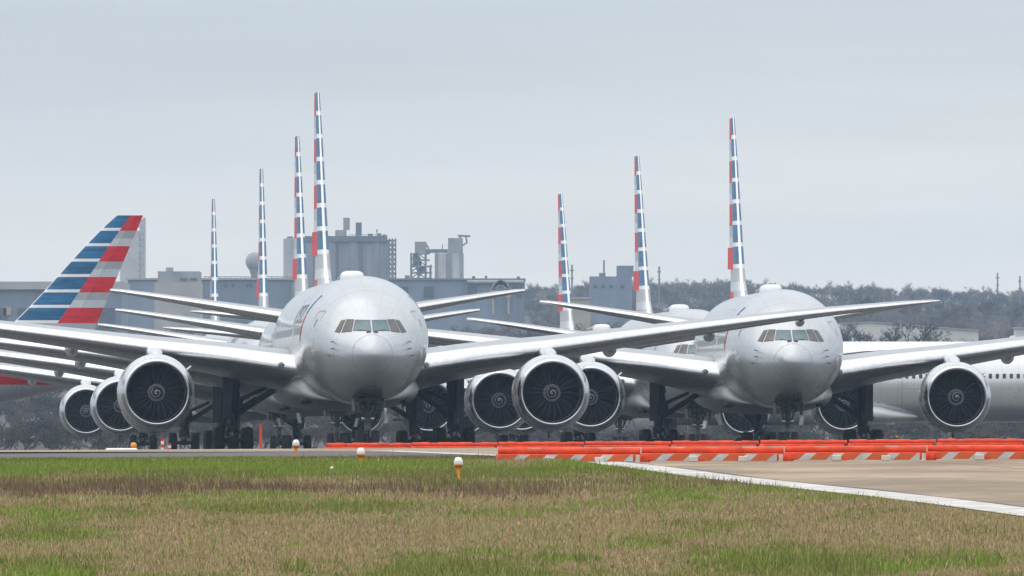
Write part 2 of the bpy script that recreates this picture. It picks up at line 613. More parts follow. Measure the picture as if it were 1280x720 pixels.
    # cabin windows of the flank that faces the camera
    wm = MB()
    wm.fan([(0, .14 * math.copysign(abs(math.cos(a))**.6, math.cos(a)), .2 * math.copysign(abs(math.sin(a))**.6, math.sin(a))) for a in np.linspace(0, 2 * PI, 12, endpoint=False)])
    WMESH.append(wm.mesh('cabin_window', [M['cabin']]))
    put_windows(fus, -1, 66)
    # airline title and flight symbol ---------------------------------------
    cu = bpy.data.curves.new('title', 'FONT')
    cu.body = 'American'
    cu.size = 2.35
    cu.resolution_u = 4
    to = bpy.data.objects.new('title_tmp', cu)
    COL.objects.link(to)
    dg = bpy.context.evaluated_depsgraph_get()
    tm = bpy.data.meshes.new_from_object(to.evaluated_get(dg))
    tv = np.array([v.co[:] for v in tm.vertices])
    tf = [tuple(p.vertices) for p in tm.polygons]
    COL.objects.unlink(to)
    bpy.data.objects.remove(to)
    width = tv[:, 0].max() - tv[:, 0].min()
    for sg in (-1, 1):
        d = MB()
        vs = []
        for (u, v, _) in tv:
            u = (u - tv[:, 0].min())
            y = (10.4 + width - u) if sg < 0 else (10.4 + u)
            z = 6.25 + v * .86
            vs.append((sg * side_x(y, z, .012), y, z))
        d.add(vs, tf)
        d.build('airline_title', M['title'], fus)
        e = MB()
        for (q, mi) in (([(7.9, 7.55), (8.35, 7.55), (9.3, 6.65), (8.75, 6.65)], 0), ([(8.75, 6.6), (9.3, 6.6), (9.9, 5.35), (9.35, 5.35)], 1), ([(8.5, 7.5), (8.7, 7.5), (9.55, 6.5), (9.4, 6.5)], 2)):
            rows = []
            for i in range(6):
                u = i / 5
                row = []
                for j in range(3):
                    v = j / 2
                    y = (q[0][0] * (1 - v) + q[1][0] * v) * (1 - u) + (q[3][0] * (1 - v) + q[2][0] * v) * u
                    z = q[0][1] * (1 - u) + q[3][1] * u
                    row.append((sg * side_x(y, z, .012), y, z))
                rows.append(row)
            e.grid(rows, mi=mi)
        e.build('flight_symbol', [M['blue'], M['red'], M['white']], fus)
    # belly fairing ----------------------------------------------------------
    b = MB()
    by = [16.2, 16.8, 17.6, 18.8, 20.5, 23, 28, 34, 38, 40.5, 42, 43.2, 44]
    bw = interp(by, [1.2, 2.05, 2.55, 2.92, 3.15, 3.3, 3.4, 3.4, 3.3, 3.05, 2.6, 2.0, 1.3])
    bb = interp(by, [2.5, 2.4, 2.32, 2.24, 2.16, 2.1, 2.08, 2.08, 2.1, 2.2, 2.32, 2.5, 2.72])
    bt = interp(by, [2.6, 3.0, 3.35, 3.75, 4.0, 4.2, 4.3, 4.3, 4.1, 3.8, 3.4, 3.1, 2.9])
    rows = []
    for y in np.linspace(16.2, 44, 46):
        w, lo, hi = bw(y), bb(y), bt(y)
        c = (lo + hi) / 2
        row = []
        for a in np.linspace(0, 2 * PI, 40, endpoint=False):
            ca, sa = math.cos(a), math.sin(a)
            e = .84
            row.append((w * math.copysign(abs(ca)**e, ca), y, c + (hi - lo) / 2 * math.copysign(abs(sa)**e, sa)))
        rows.append(row)
    b.grid(rows, close=True)
    b.fan(rows[0])
    b.fan(rows[-1])
    bf = b.build('belly_fairing', M['belly'], root)
    for sg in (-1, 1):
        d = MB()
        d.lathe([(0, .001), (0, .26), (.5, .26)], (0, 0, 0), 'Y', 16, sx=1.35, sz=.72)
        o = d.build('air_inlet', M['dark'], bf)
        o.location = (sg * 2.2, 17.55, 2.62)
        o.rotation_euler = (0, sg * R(32), -sg * R(30))
    # wings ------------------------------------------------------------------
    for sg in (-1, 1):
        w = lifting('wing', WING, sg, .06, M['wing'], M['metal'], root)
        # landing light housing in the root
        d = MB()
        d.lathe([(0, .02), (.0, .13), (.05, .15), (.35, .16)], (sg * 3.55, 20.18, 4.28), 'Y', 16)
        d.build('landing_light', M['hub'], w)
        for (x, L, rr) in ((5.4, 6.0, .36), (13.4, 5.6, .33), (18.5, 4.8, .29), (23.2, 3.6, .22)):
            xs = [q[0] for q in WING]
            yl = float(np.interp(x, xs, [q[1] for q in WING]))
            ch = float(np.interp(x, xs, [q[2] for q in WING]))
            z = float(np.interp(x, xs, [q[3] for q in WING])) - .02 * ch - rr * .85
            d = MB()
            y1 = yl + ch + .9
            prof = [(0, .02), (.04, .35), (.1, .6), (.22, .88), (.4, 1), (.6, .95), (.8, .65), (.95, .25), (1, .03)]
            d.lathe([(t * L, q * rr) for t, q in prof], (sg * x, y1 - L, z), 'Y', 14, sz=1.25)
            d.build('flap_fairing', M['silver'], w)
    # tailplanes -------------------------------------------------------------
    for sg in (-1, 1):
        lifting('horizontal_stabilizer', HSTAB, sg, .06, M['wing'], M['metal'], root, sub=4)
    # fin --------------------------------------------------------------------
    mats = [M['blue'], M['white'], M['red'], M['pale'], M['midsilver'], M['silver'], M['seam']]
    H = 18.60
    rh = 1.207
    zl = []
    for k in range(7):
        zt = H - k * rh
        zl += [(zt, k, 0), (zt - rh * .5, k, 1), (zt - rh * .81, k, 2)]
    zl += [(H - 7 * rh, 7, 0), (9.4, 7, 4), (8.9, 7, 3), (8.3, 7, 3), (7.9, 7, 0)]
    le = interp([7.9, 8.5, 8.9, 9.4, 10.15, 18.2, 18.6], [47.3, 49.6, 50.6, 51.45, 52.3, 59.98, 60.45])
    te = interp([7.9, 10.15, 18.6], [57.9, 58.9, 62.5])
    cf = [0, .004, .010, .018, .05, .1, .2, .35, .53, .70]
    cr = [.70, .8, .9, 1.0]

    def fpt(c, z, sg):
        L, T = le(z), te(z)
        ch = T - L
        return (sg * (naca(c, .088) * ch), L + c * ch, z)

    def cellmat(k, part, c):
        if c < .010:
            return 1
        if k >= 7:
            return 2 if part == 3 and c > .53 else 3 if part == 4 else 4
        if c < .53:
            return 1 if part == 2 else 0
        if k % 2 == 0:
            return 2
        return 3 if part >= 1 else 4
    fm = MB()
    for sg in (-1, 1):
        fm.grid([[fpt(c, z[0], sg) for c in cf] for z in zl], rowmi=lambda i, j: cellmat(zl[i][1], zl[i][2], cf[j] + .001), smooth=True, flip=sg > 0)
    fm.fan([fpt(c, H, 1) for c in cf] + [fpt(c, H, -1) for c in cf[::-1]], 1)
    fm.add([fpt(.70, z[0], sg) for z in zl for sg in (-1, 1)], [(2 * i, 2 * i + 1, 2 * i + 3, 2 * i + 2) for i in range(len(zl) - 1)], 6)
    fin = fm.build('fin', mats, root)

    def rudder(name, za, zb, defl):
        rows = [z for z in zl if zb - 1e-6 <= z[0] <= za + 1e-6]
        m = MB()
        out = {}
        for sg in (-1, 1):
            g = []
            for z in rows:
                L, T = le(z[0]), te(z[0])
                yh = L + .70 * (T - L)
                row = []
                for c in cr:
                    x, y, zz = fpt(c, z[0], sg)
                    if c > .99:
                        x = sg * .02
                    dy = y - yh + .003
                    row.append((x * math.cos(defl) - dy * math.sin(defl), yh + .003 + x * math.sin(defl) * .3 + dy * math.cos(defl), zz))
                g.append(row)
            out[sg] = g
            m.grid(g, rowmi=lambda i, j: cellmat(rows[i][1], rows[i][2], cr[j] + .001), smooth=False, flip=sg > 0)
        for a in (0, -1):
            m.fan(out[1][a] + out[-1][a][::-1], 5)
        m.grid([[out[1][i][-1], out[-1][i][-1]] for i in range(len(rows))], rowmi=lambda i, j: cellmat(rows[i][1], rows[i][2], .95), smooth=False)
        return m.build(name, mats, fin)
    rudder('rudder', H, H - 6 * rh, R(8))
    tab = rudder('lower_rudder', H - 6 * rh, H - 7 * rh, R(11))
    rudder('rudder_foot', H - 7 * rh, 8.3, R(6))
    # dark hinge fittings seen on the deflected panel
    # roof equipment ---------------------------------------------------------
    d = MB()
    rows = []
    for t, q in ((0, .02), (.04, .5), (.12, .8), (.3, .96), (.8, 1), (1.8, 1), (2.3, .9), (2.6, .6), (2.75, .05)):
        rows.append([(.56 * q**.5 * math.copysign(abs(math.cos(a))**.55, math.cos(a)), 21 + t, 8.50 + .40 * q * math.copysign(abs(math.sin(a))**.6, math.sin(a))) for a in np.linspace(0, 2 * PI, 24, endpoint=False)])
    d.grid(rows, close=True)
    d.build('satcom_dome', M['white'], root)
    d = MB()
    d.lathe([(0, .02), (.05, .2), (.3, .36), (.9, .36), (1.2, .2), (1.3, .02)], (0, 27.5, 8.6), 'Y', 14, sx=1.1, sz=.7)
    d.lathe([(0, .02), (.05, .12), (.3, .2), (.7, .2), (.9, .1), (1, .02)], (0, 33, 8.6), 'Y', 14, sx=1.1, sz=.9)
    d.build('roof_antenna', M['hub'], root)
    # engines ----------------------------------------------------------------
    for sg in (-1, 1):
        cx, cz, y0 = sg * 9.65, 2.93, 18.7
        e = MB()
        outer = [(.42, 1.715), (.7, 1.79), (1.1, 1.85), (1.7, 1.89), (2.6, 1.88), (3.6, 1.80), (4.6, 1.64), (5.3, 1.46), (5.3, 1.40), (4.6, 1.42)]
        e.lathe(outer, (cx, y0, cz), 'Y', 56)
        e.lathe([(4.7, 1.2), (5.4, 1.05), (6.6, .72), (6.6, .62), (6.2, .6)], (cx, y0, cz), 'Y', 32, mi=1)
        e.lathe([(5.6, .5), (6.8, .38), (7.5, .03)], (cx, y0, cz), 'Y', 24, mi=1)
        eng = e.build('engine', [M['nacelle'], M['hub']], root)
        l = MB()
        lip = [(.42, 1.715), (.22, 1.665), (.1, 1.62), (.03, 1.575), (0, 1.535), (.02, 1.495), (.09, 1.455), (.2, 1.425), (.36, 1.40)]
        l.lathe(lip, (cx, y0, cz), 'Y', 64)
        l.build('inlet_lip', M['lip'], eng)
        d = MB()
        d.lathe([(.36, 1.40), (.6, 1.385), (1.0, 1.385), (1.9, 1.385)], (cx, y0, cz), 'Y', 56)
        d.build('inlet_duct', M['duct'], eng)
        # fan: 24 wide swept blades over a dark disc
        fb = MB()
        for k in range(22):
            a0 = 2 * PI * k / 22
            rows = []
            for i in range(8):
                t = i / 7
                rr = .40 + t * .965
                sweep = .03 * math.sin(t * PI) - .09 * t * t + .03
                half = (.034 + .016 * t) * (1.25 - .25 * t)
                tw = R(28) + R(34) * t
                half_w = .075 + .045 * t
                row = []
                for u in (-1, -.35, .35, 1):
                    tang = u * half_w * math.cos(tw) * .62
                    ax = u * half_w * math.sin(tw)
                    aa = a0 + sweep + tang / rr
                    row.append((cx + rr * math.cos(aa), y0 + 1.22 + ax + .06 * (u * u), cz + rr * math.sin(aa)))
                rows.append(row)
            fb.grid(rows, smooth=True)
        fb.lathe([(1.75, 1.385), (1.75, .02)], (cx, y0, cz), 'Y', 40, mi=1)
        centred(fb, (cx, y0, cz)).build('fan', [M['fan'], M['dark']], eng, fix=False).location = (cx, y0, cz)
        sp = MB()
        sp.lathe([(1.15, .44), (.98, .43), (.90, .36), (.86, .31)], (cx, y0, cz), 'Y', 32, mi=1)
        cone = [(.86, .31), (.82, .29), (.72, .25), (.55, .15), (.46, .07), (.44, .01)]
        sp.lathe(cone, (cx, y0, cz), 'Y', 32, mi=0)
        cy = interp([c[1] for c in cone[::-1]], [c[0] for c in cone[::-1]])
        rows = []
        for i in range(60):
            t = i / 59
            a = 1.0 + t * 3.0 * PI
            r0 = .03 + .235 * t
            wd = .012
            rows.append([(cx + q * math.cos(-a), y0 + cy(q) - .012, cz + q * math.sin(-a)) for q in (max(.005, r0 - wd), r0 + wd)])
        sp.grid(rows, mi=2, smooth=False)
        centred(sp, (cx, y0, cz)).build('spinner', [M['spinner'], M['hub'], M['white']], eng).location = (cx, y0, cz)
        p = MB()
        rows = []
        for (y, zt, zb, w) in ((20.2, 4.72, 4.55, .05), (20.8, 4.98, 4.5, .27), (22, 5.12, 4.4, .36), (24, 5.22, 4.3, .36), (26.5, 5.3, 4.2, .34), (29, 5.2, 4.4, .22), (31, 5.0, 4.7, .04)):
            rows.append([(cx - w, y, zb), (cx - w, y, zt - w * .5), (cx - w * .6, y, zt - w * .12), (cx, y, zt), (cx + w * .6, y, zt - w * .12), (cx + w, y, zt - w * .5), (cx + w, y, zb)])
        p.grid(rows)
        p.build('pylon', M['nacelle'], eng)
        for s2 in (-1, 1):
            st = MB()
            q = Vector((math.cos(R(38)) * s2, 0, math.sin(R(38))))
            c0 = Vector((cx, y0, cz)) + q * 1.86
            st.add([c0 + Vector((0, 1.3, 0)), c0 + Vector((0, 2.6, 0)), c0 + q * .32 + Vector((0, 2.6, 0)), c0 + q * .28 + Vector((0, 2.0, 0)),
                    c0 + Vector((.05, 1.3, -.03)), c0 + Vector((.05, 2.6, -.03)), c0 + q * .32 + Vector((.05, 2.6, -.03)), c0 + q * .28 + Vector((.05, 2.0, -.03))],
                   [(0, 1, 2, 3), (7, 6, 5, 4), (0, 3, 7, 4), (3, 2, 6, 7), (2, 1, 5, 6), (1, 0, 4, 5)])
            st.build('nacelle_chine', M['nacelle'], eng)
        dm = MB()
        dm.tube((cx, y0 + 3.4, cz - 1.75), (cx, y0 + 3.5, cz - 2.2), .06, .04)
        dm.build('drain_mast', M['gear'], eng)
    # gear -------------------------------------------------------------------
    wheel_cache = {}

    def wheel(D, wd, c, parent):
        key = (D, wd)
        if key not in wheel_cache:
            m = MB()
            r, h = D / 2, wd / 2
            m.lathe([(-h * .55, r * .45), (-h * .7, r * .5), (-h, r * .62), (-h, r * .84), (-h * .82, r * .95), (-h * .4, r), (h * .4, r), (h * .82, r * .95), (h, r * .84), (h, r * .62), (h * .7, r * .5), (h * .55, r * .45)],
                    (0, 0, 0), 'X', 32, mi=0)
            m.lathe([(-h * .5, .02), (-h * .62, r * .2), (-h * .55, r * .45)], (0, 0, 0), 'X', 20, mi=1)
            m.lathe([(h * .55, r * .45), (h * .62, r * .2), (h * .5, .02)], (0, 0, 0), 'X', 20, mi=1)
            wheel_cache[key] = m.mesh('wheel', [M['tyre'], M['gear']])
        o = bpy.data.objects.new('wheel', wheel_cache[key])
        COL.objects.link(o)
        o.location = c
        o.parent = parent
        return o
    n = MB()
    n.tube((0, 5.9, .95), (0, 5.6, 2.9), .15, .17)
    n.tube((0, 5.98, .5), (0, 5.88, 1.0), .095, .095, mi=1)
    n.tube((-.42, 6.0, .545), (.42, 6.0, .545), .08)
    n.tube((-.36, 5.7, 2.35), (.36, 5.7, 2.35), .09)
    n.tube((0, 5.75, 1.55), (0, 4.0, 2.75), .08)
    n.tube((-.22, 5.7, 1.75), (-.5, 4.6, 2.7), .05)
    n.tube((.22, 5.7, 1.75), (.5, 4.6, 2.7), .05)
    n.box((0, 5.62, 1.62), (.62, .14, .26), bev=.04)
    for sx in (-.21, .21):
        n.lathe([(0, .02), (.0, .095), (.12, .1)], (sx, 5.46, 1.64), 'Y', 12, mi=2)
        n.lathe([(0, .02), (.0, .075), (.12, .08)], (sx * 1.3, 5.46, 2.05), 'Y', 12, mi=2)
    n.box((0, 5.7, 1.2), (.3, .3, .3), bev=.05)
    n.tube((.14, 5.7, 1.15), (.12, 5.55, .75), .04)
    n.tube((.12, 5.55, .75), (.08, 5.85, .6), .04)
    for sx in (-.62, .5):
        n.tube((sx, 5.4, 2.5), (sx * .5, 5.6, 1.9), .025, mi=1)
    ng = n.build('nose_gear', [M['gear'], M['steel'], M['lip']], root)
    for sx in (-1, 1):
        wheel(1.09, .40, (sx * .36, 6.0, .545), ng)
        d = MB()
        d.box((sx * .70, 5.3, 2.28), (.05, 2.3, .62), tilt=Matrix.Rotation(sx * R(4), 3, 'Y'), bev=.02)
        d.build('gear_door', M['gear'], ng)
    d = MB()
    d.box((0, 4.9, 2.52), (1.36, 2.9, .16))
    d.build('wheel_well', M['dark'], ng)
    for sg in (-1, 1):
        cx = sg * 5.49
        g = MB()
        g.tube((cx, 31.8, 1.1), (cx - sg * .1, 31.7, 4.3), .26, .3, n=14)
        g.tube((cx, 31.8, .62), (cx, 31.8, 1.15), .18, .18, mi=1)
        g.box((cx, 31.8, .66), (.36, 3.3, .34), bev=.06)
        for yy in (30.34, 31.8, 33.26):
            g.tube((cx - .72, yy, .64), (cx + .72, yy, .64), .11)
        g.tube((cx - sg * .15, 31.6, 1.9), (cx - sg * 2.5, 31.2, 3.4), .15)
        g.tube((cx - sg * .25, 31.9, 2.6), (cx - sg * 1.6, 31.5, 3.2), .10)
        g.tube((cx, 31.4, 1.9), (cx, 28.8, 3.9), .14)
        g.tube((cx + .22, 31.5, 1.3), (cx + .30, 30.7, 1.0), .07)
        g.tube((cx - .22, 31.5, 1.3), (cx - .30, 30.7, 1.0), .07)
        for k in range(5):
            g.tube((cx - sg * (.30 + .02 * k), 31.4, 1.2 + .5 * k), (cx - sg * (.33 - .02 * k), 31.35, 1.7 + .5 * k), .035, n=6)
        g.box((cx - sg * .4, 31.4, 2.5), (.22, .3, .5), bev=.05)
        g.box((cx + sg * .05, 31.45, 1.25), (.55, .3, .4), bev=.08)
        mg = g.build('main_gear', [M['gear_dark'], M['steel']], root)
        for yy in (30.34, 31.8, 33.26):
            for sx in (-1, 1):
                wheel(1.27, .50, (cx + sx * .71, yy, .635), mg)
        d = MB()
        d.box((cx + sg * .20, 31.25, 2.82), (.60, .10, 2.25), rot=sg * R(12), bev=.05)
        d.box((cx + sg * .02, 31.12, 2.78), (.12, .10, 2.1), rot=sg * R(12), bev=.03)
        d.build('gear_door', M['gear_door'], mg)
        d = MB()
        d.box((cx - sg * 3.3, 31.6, 1.72), (.06, 3.2, .5), tilt=Matrix.Rotation(sg * R(12), 3, 'Y'))
        d.build('inner_gear_door', M['silver'], mg)
    return root


AIR_GROUP = 'silver airliners parked in two rows'
proto = build_airliner()


def pose(o, fin_px, fin_y, eng_px, label, dz=0.0):
    d_fin = 18.75 * F / (HOR - fin_y)
    d_eng = d_fin - 41.0
    xf = (fin_px - 640) * d_fin / F
    xe = (eng_px - 640) * d_eng / F
    yaw = math.atan((xe - xf) / 41.0)
    ax = Vector((-math.sin(yaw), math.cos(yaw), 0))
    nose = Vector((xe, d_eng, 0)) - ax * 20.0
    o.location = (nose.x, nose.y, dz)
    o.rotation_euler = (0, 0, yaw)
    tag(o, label, 'airliner', AIR_GROUP)


pose(proto, 397, 112, 442.5, 'nearest silver airliner of the left row, nose centred before the grey cement silos')
others = [(372, 167, 408, 'second silver airliner of the left row, right behind the nearest one'),
          (327, 208, 343, 'third silver airliner of the left row, its fin beside the round water tank'),
          (267, 246, 279, 'rearmost silver airliner of the left row, its narrow fin furthest left of the head-on fins'),
          (916, 144, 966, 'nearest silver airliner of the right row, nose gear behind the orange barriers'),
          (797, 192, 852, 'middle silver airliner of the right row, its fin before the dark plant block'),
          (701, 240, 755, 'rearmost silver airliner of the right row, its fin beside the pale shed')]
for (a, b_, c, lab) in others:
    pose(copy_tree(proto), a, b_, c, lab)
# two more airliners standing broadside behind the rows
o = copy_tree(proto, skip=('cabin_window',))
o.location = (-91.4, 1128, 0)
o.rotation_euler = (0, 0, -PI / 2)
tag(o, 'airliner parked side-on at far left, blue, red and silver striped tail fin in full view', 'airliner')
del o['group']
o = copy_tree(proto, skip=('airline_title', 'flight_symbol', 'cabin_window', 'cabin_door', 'fin', 'satcom_dome', 'roof_antenna'))
o.location = (-12.6, 1104, 0)
o.rotation_euler = (0, 0, -PI / 2)
tag(o, 'white airliner parked side-on behind the right row, row of cabin windows along its flank', 'airliner')
del o['group']
white_root = o
STRETCH = 11.0
M['fair_white'] = paint('white_fairing_paint', (.62, .63, .65), .4, .1, .05, 1.5, coat=.3)
for ch in [k for k in scene.objects if k.parent == o]:
    nm = ch.name.split('.')[0]
    if nm == 'fuselage':
        wf = ch
        me = ch.data.copy()
        me.materials[0] = M['fus_white']
        for v in me.vertices:                   # the longer variant: same sections, longer rear barrel
            if v.co.y > 39.9:
                v.co.y += STRETCH
        ch.data = me
        for g in [k for k in scene.objects if k.parent == wf and k.name.startswith('radome') and 'seam' not in k.name]:
            me = g.data.copy()
            me.materials[0] = M['fus_white']
            g.data = me
    if nm in ('belly_fairing', 'wing'):
        me = ch.data.copy()
        me.materials[0] = M['fair_white']
        ch.data = me
        if nm == 'belly_fairing':
            wbf = ch
    if nm == 'horizontal_stabilizer':
        ch.location.y += STRETCH
fm = MB()
rows = []
for z, L, T in ((7.9, 47.3, 57.9), (10.15, 52.3, 58.9), (18.6, 60.4, 62.5)):
    up = [(naca(c, .098) * (T - L), L + STRETCH + c * (T - L), z) for c in CH]
    lo = [(-p[0], p[1], p[2]) for p in up[::-1]]
    rows.append(up + lo[1:-1])
fm.grid(rows, close=True)
fm.fan(rows[-1])
fm.build('fin', M['white'], white_root)
put_windows(wf, 1, 84, True)
for yy in (40.2, 41.0):
    d = MB()
    d.lathe([(0, .001), (0, .16), (-.06, .17)], (0, 0, 0), 'X', 16)
    q = d.build('drain_port', M['dark'], wbf)
    q.location = (bw(yy) * .93 if False else 2.98 - .28 * (yy - 40.2), yy, 2.78)
d = MB()
d.add([(-.03, 50.4, 8.5), (.03, 50.4, 8.5), (.03, 51.1, 8.5), (-.03, 51.1, 8.5), (-.012, 50.85, 8.98), (.012, 50.85, 8.98), (.012, 51.2, 9.0), (-.012, 51.2, 9.0)],
      [(0, 1, 5, 4), (1, 2, 6, 5), (2, 3, 7, 6), (3, 0, 4, 7), (4, 5, 6, 7)])
d.build('blade_antenna', M['white'], wf)

# ------------------------------------------------------------------ GROUND
prof_d = [0, 60, 110, 130, 150, 165, 180, 200, 220, 240, 260, 280, 310, 340, 362, 385, 412, 440, 600, 700, 1300, 3400]
prof_z = [-2.2, -2.1, -1.75, -1.52, -1.283, -1.118, -.89, -.622, -.428, -.227, -.116, -.047, .030, .092, .128, .11, .04, .01, 0, 0, 0, 0]
gp = interp(prof_d, prof_z)


def kx(d):
    return .0052 * min(1, max(0, (d - 170) / 60)) * (1 - min(1, max(0, (d - 450) / 100)))


def gz(x, d):
    return gp(d) + kx(d) * max(-40, min(40, x))


ROWS = list(np.arange(-40, 140, 12.)) + list(np.arange(140, 452, 2.)) + list(np.arange(460, 620, 8.)) + [650, 700, 800, 1000, 1200, 1400]


def sheet(name, x0f, x1f, lift, mat, rows, kind='structure', extra=()):
    m = MB()
    g = []
    for d in rows:
        a, b = x0f(d), x1f(d)
        xs = sorted(set([a, b] + [q for q in (-40., 40.) if a < q < b]))
        while len(xs) < 4:
            xs.insert(-1, xs[-1])
        g.append([(x, d, gz(x, d) + lift) for x in xs[:4]])
    m.grid(g, smooth=True)
    o = m.build(name, mat, fix=False)
    tag(o, kind=kind)
    return o


def ground_mat(name, cols, scales, rough=.9, bump=.3, stretch=(1, 1, 1)):
    m, nt, b = new_mat(name)
    tc = N(nt, 'ShaderNodeTexCoord')
    mp = N(nt, 'ShaderNodeMapping')
    mp.inputs['Scale'].default_value = stretch
    nt.links.new(tc.outputs['Object'], mp.inputs['Vector'])
    col = cols[0]
    for i, (c, s) in enumerate(zip(cols[1:], scales)):
        nz = N(nt, 'ShaderNodeTexNoise')
        nz.inputs['Scale'].default_value = s
        nz.inputs['Detail'].default_value = 7
        nz.inputs['Roughness'].default_value = .65
        nt.links.new(mp.outputs['Vector'], nz.inputs['Vector'])
        mr = N(nt, 'ShaderNodeMapRange')
        mr.inputs['From Min'].default_value = .42
        mr.inputs['From Max'].default_value = .62
        nt.links.new(nz.outputs['Fac'], mr.inputs['Value'])
        col = mixc(nt, mr.outputs['Result'], col, c)
    nt.links.new(col, b.inputs['Base Color'])
    b.inputs['Roughness'].default_value = rough
    b.inputs['Specular IOR Level'].default_value = .2
    bp = N(nt, 'ShaderNodeBump')
    bp.inputs['Strength'].default_value = bump
    bp.inputs['Distance'].default_value = .03
    nt.links.new(nz.outputs['Fac'], bp.inputs['Height'])
    nt.links.new(bp.outputs['Normal'], b.inputs['Normal'])
    return m


M['soil'] = ground_mat('dry_soil', [(.15, .115, .07), (.11, .10, .045), (.17, .13, .085)], [.4, 2.5])
M['concrete'] = ground_mat('taxiway_concrete', [(.36, .275, .19), (.29, .22, .15), (.40, .31, .225), (.23, .175, .125)], [.25, 1.1, .5], .85, .1, (.6, .22, 1))
nt = M['concrete'].node_tree
b_ = nt.nodes['Principled BSDF']
src = b_.inputs['Base Color'].links[0].from_socket
tc = N(nt, 'ShaderNodeTexCoord')
sp = N(nt, 'ShaderNodeSeparateXYZ')
nt.links.new(tc.outputs['Object'], sp.inputs[0])
u_ = mathn(nt, 'ADD', sp.outputs[0], mathn(nt, 'MULTIPLY', sp.outputs[1], .088))
j1 = mathn(nt, 'LESS_THAN', mathn(nt, 'FRACT', mathn(nt, 'DIVIDE', u_, 5.7)), .018)
j2 = mathn(nt, 'LESS_THAN', mathn(nt, 'FRACT', mathn(nt, 'DIVIDE', sp.outputs[1], 7.6)), .035)
jj = mathn(nt, 'MULTIPLY', mathn(nt, 'MAXIMUM', j1, j2), .55)
nt.links.new(mixc(nt, jj, src, (.07, .06, .05)), b_.inputs['Base Color'])
M['apron'] = ground_mat('belly_dimming_apron', [(.10, .098, .095), (.125, .12, .115), (.08, .08, .08)], [.1, .6], .8, .1)  # mostly unseen ground, made dark so less light bounces onto the bellies
M['asphalt'] = ground_mat('shoulder_asphalt', [(.115, .115, .12), (.15, .148, .145), (.09, .09, .095)], [.6, 2.0], .85, .15)
M['line'] = ground_mat('white_line_paint', [(.62, .60, .57), (.50, .475, .44), (.68, .665, .64), (.40, .375, .34)], [.5, 3.5, 1.7], .7, .1)

# inner and outer edge of the painted line (ground points: distance -> x)
pts_d = [120, 188, 212, 236, 262, 290, 313, 340]
line_out = interp(pts_d, [13.0, 6.15, 3.75, 1.85, .42, -1.45, -2.85, -4.5])     # grass side
line_in = interp(pts_d, [14.0, 6.98, 4.56, 2.58, 1.08, -.82, -2.2, -3.8])
EDGE = interp([120, 188, 212, 236, 262, 277.9, 278], [12.95, 6.15, 3.75, 1.85, .42, -.65, -.65])
rows_all = [d for d in ROWS]
sheet('ground', lambda d: -2300, lambda d: 2300, 0, M['soil'], rows_all + [1800, 2400, 3400, 4600, 6600])
sheet('taxiway', lambda d: line_out(d) if d < 300 else (line_out(d) if d < 314 else -300), lambda d: 300, .004, M['concrete'], [d for d in rows_all if 120 <= d <= 452])
sheet('apron', lambda d: -300, lambda d: 300, .004, M['apron'], [d for d in ROWS if d >= 450])  # separate dark sheet added to weaken ground bounce under the airliners
sheet('asphalt_shoulder', lambda d: -120, lambda d: line_out(d), .008, M['asphalt'], [d for d in ROWS if 278 <= d <= 320])
sheet('painted_line', lambda d: line_out(d), lambda d: line_in(d), .014, M['line'], [d for d in ROWS if 140 <= d <= 318])

sheet('joint_sealant', lambda d: line_in(d) + .0, lambda d: line_in(d) + .10 + .05 * math.sin(d * .31), .016, M['asphalt'], [d for d in ROWS if 140 <= d <= 318])

# ------------------------------------------------------------------ GRASS
def vnoise(x, y, seed):
    """smooth value noise (numpy)"""
    xi, yi = np.floor(x).astype(np.int64), np.floor(y).astype(np.int64)
    fx, fy = x - xi, y - yi
    fx, fy = fx * fx * (3 - 2 * fx), fy * fy * (3 - 2 * fy)

    def h(a, b):
        n = (a * 374761393 + b * 668265263 + seed * 1442695041) & 0xffffffff
        n = ((n ^ (n >> 13)) * 1274126177) & 0xffffffff
        return ((n ^ (n >> 16)) & 0xffff) / 65535.0
    return (h(xi, yi) * (1 - fx) + h(xi + 1, yi) * fx) * (1 - fy) + (h(xi, yi + 1) * (1 - fx) + h(xi + 1, yi + 1) * fx) * fy


def fbm(x, y, seed):
    return .5 * vnoise(x, y, seed) + .3 * vnoise(x * 2.1, y * 2.1, seed + 1) + .2 * vnoise(x * 4.3, y * 4.3, seed + 2)


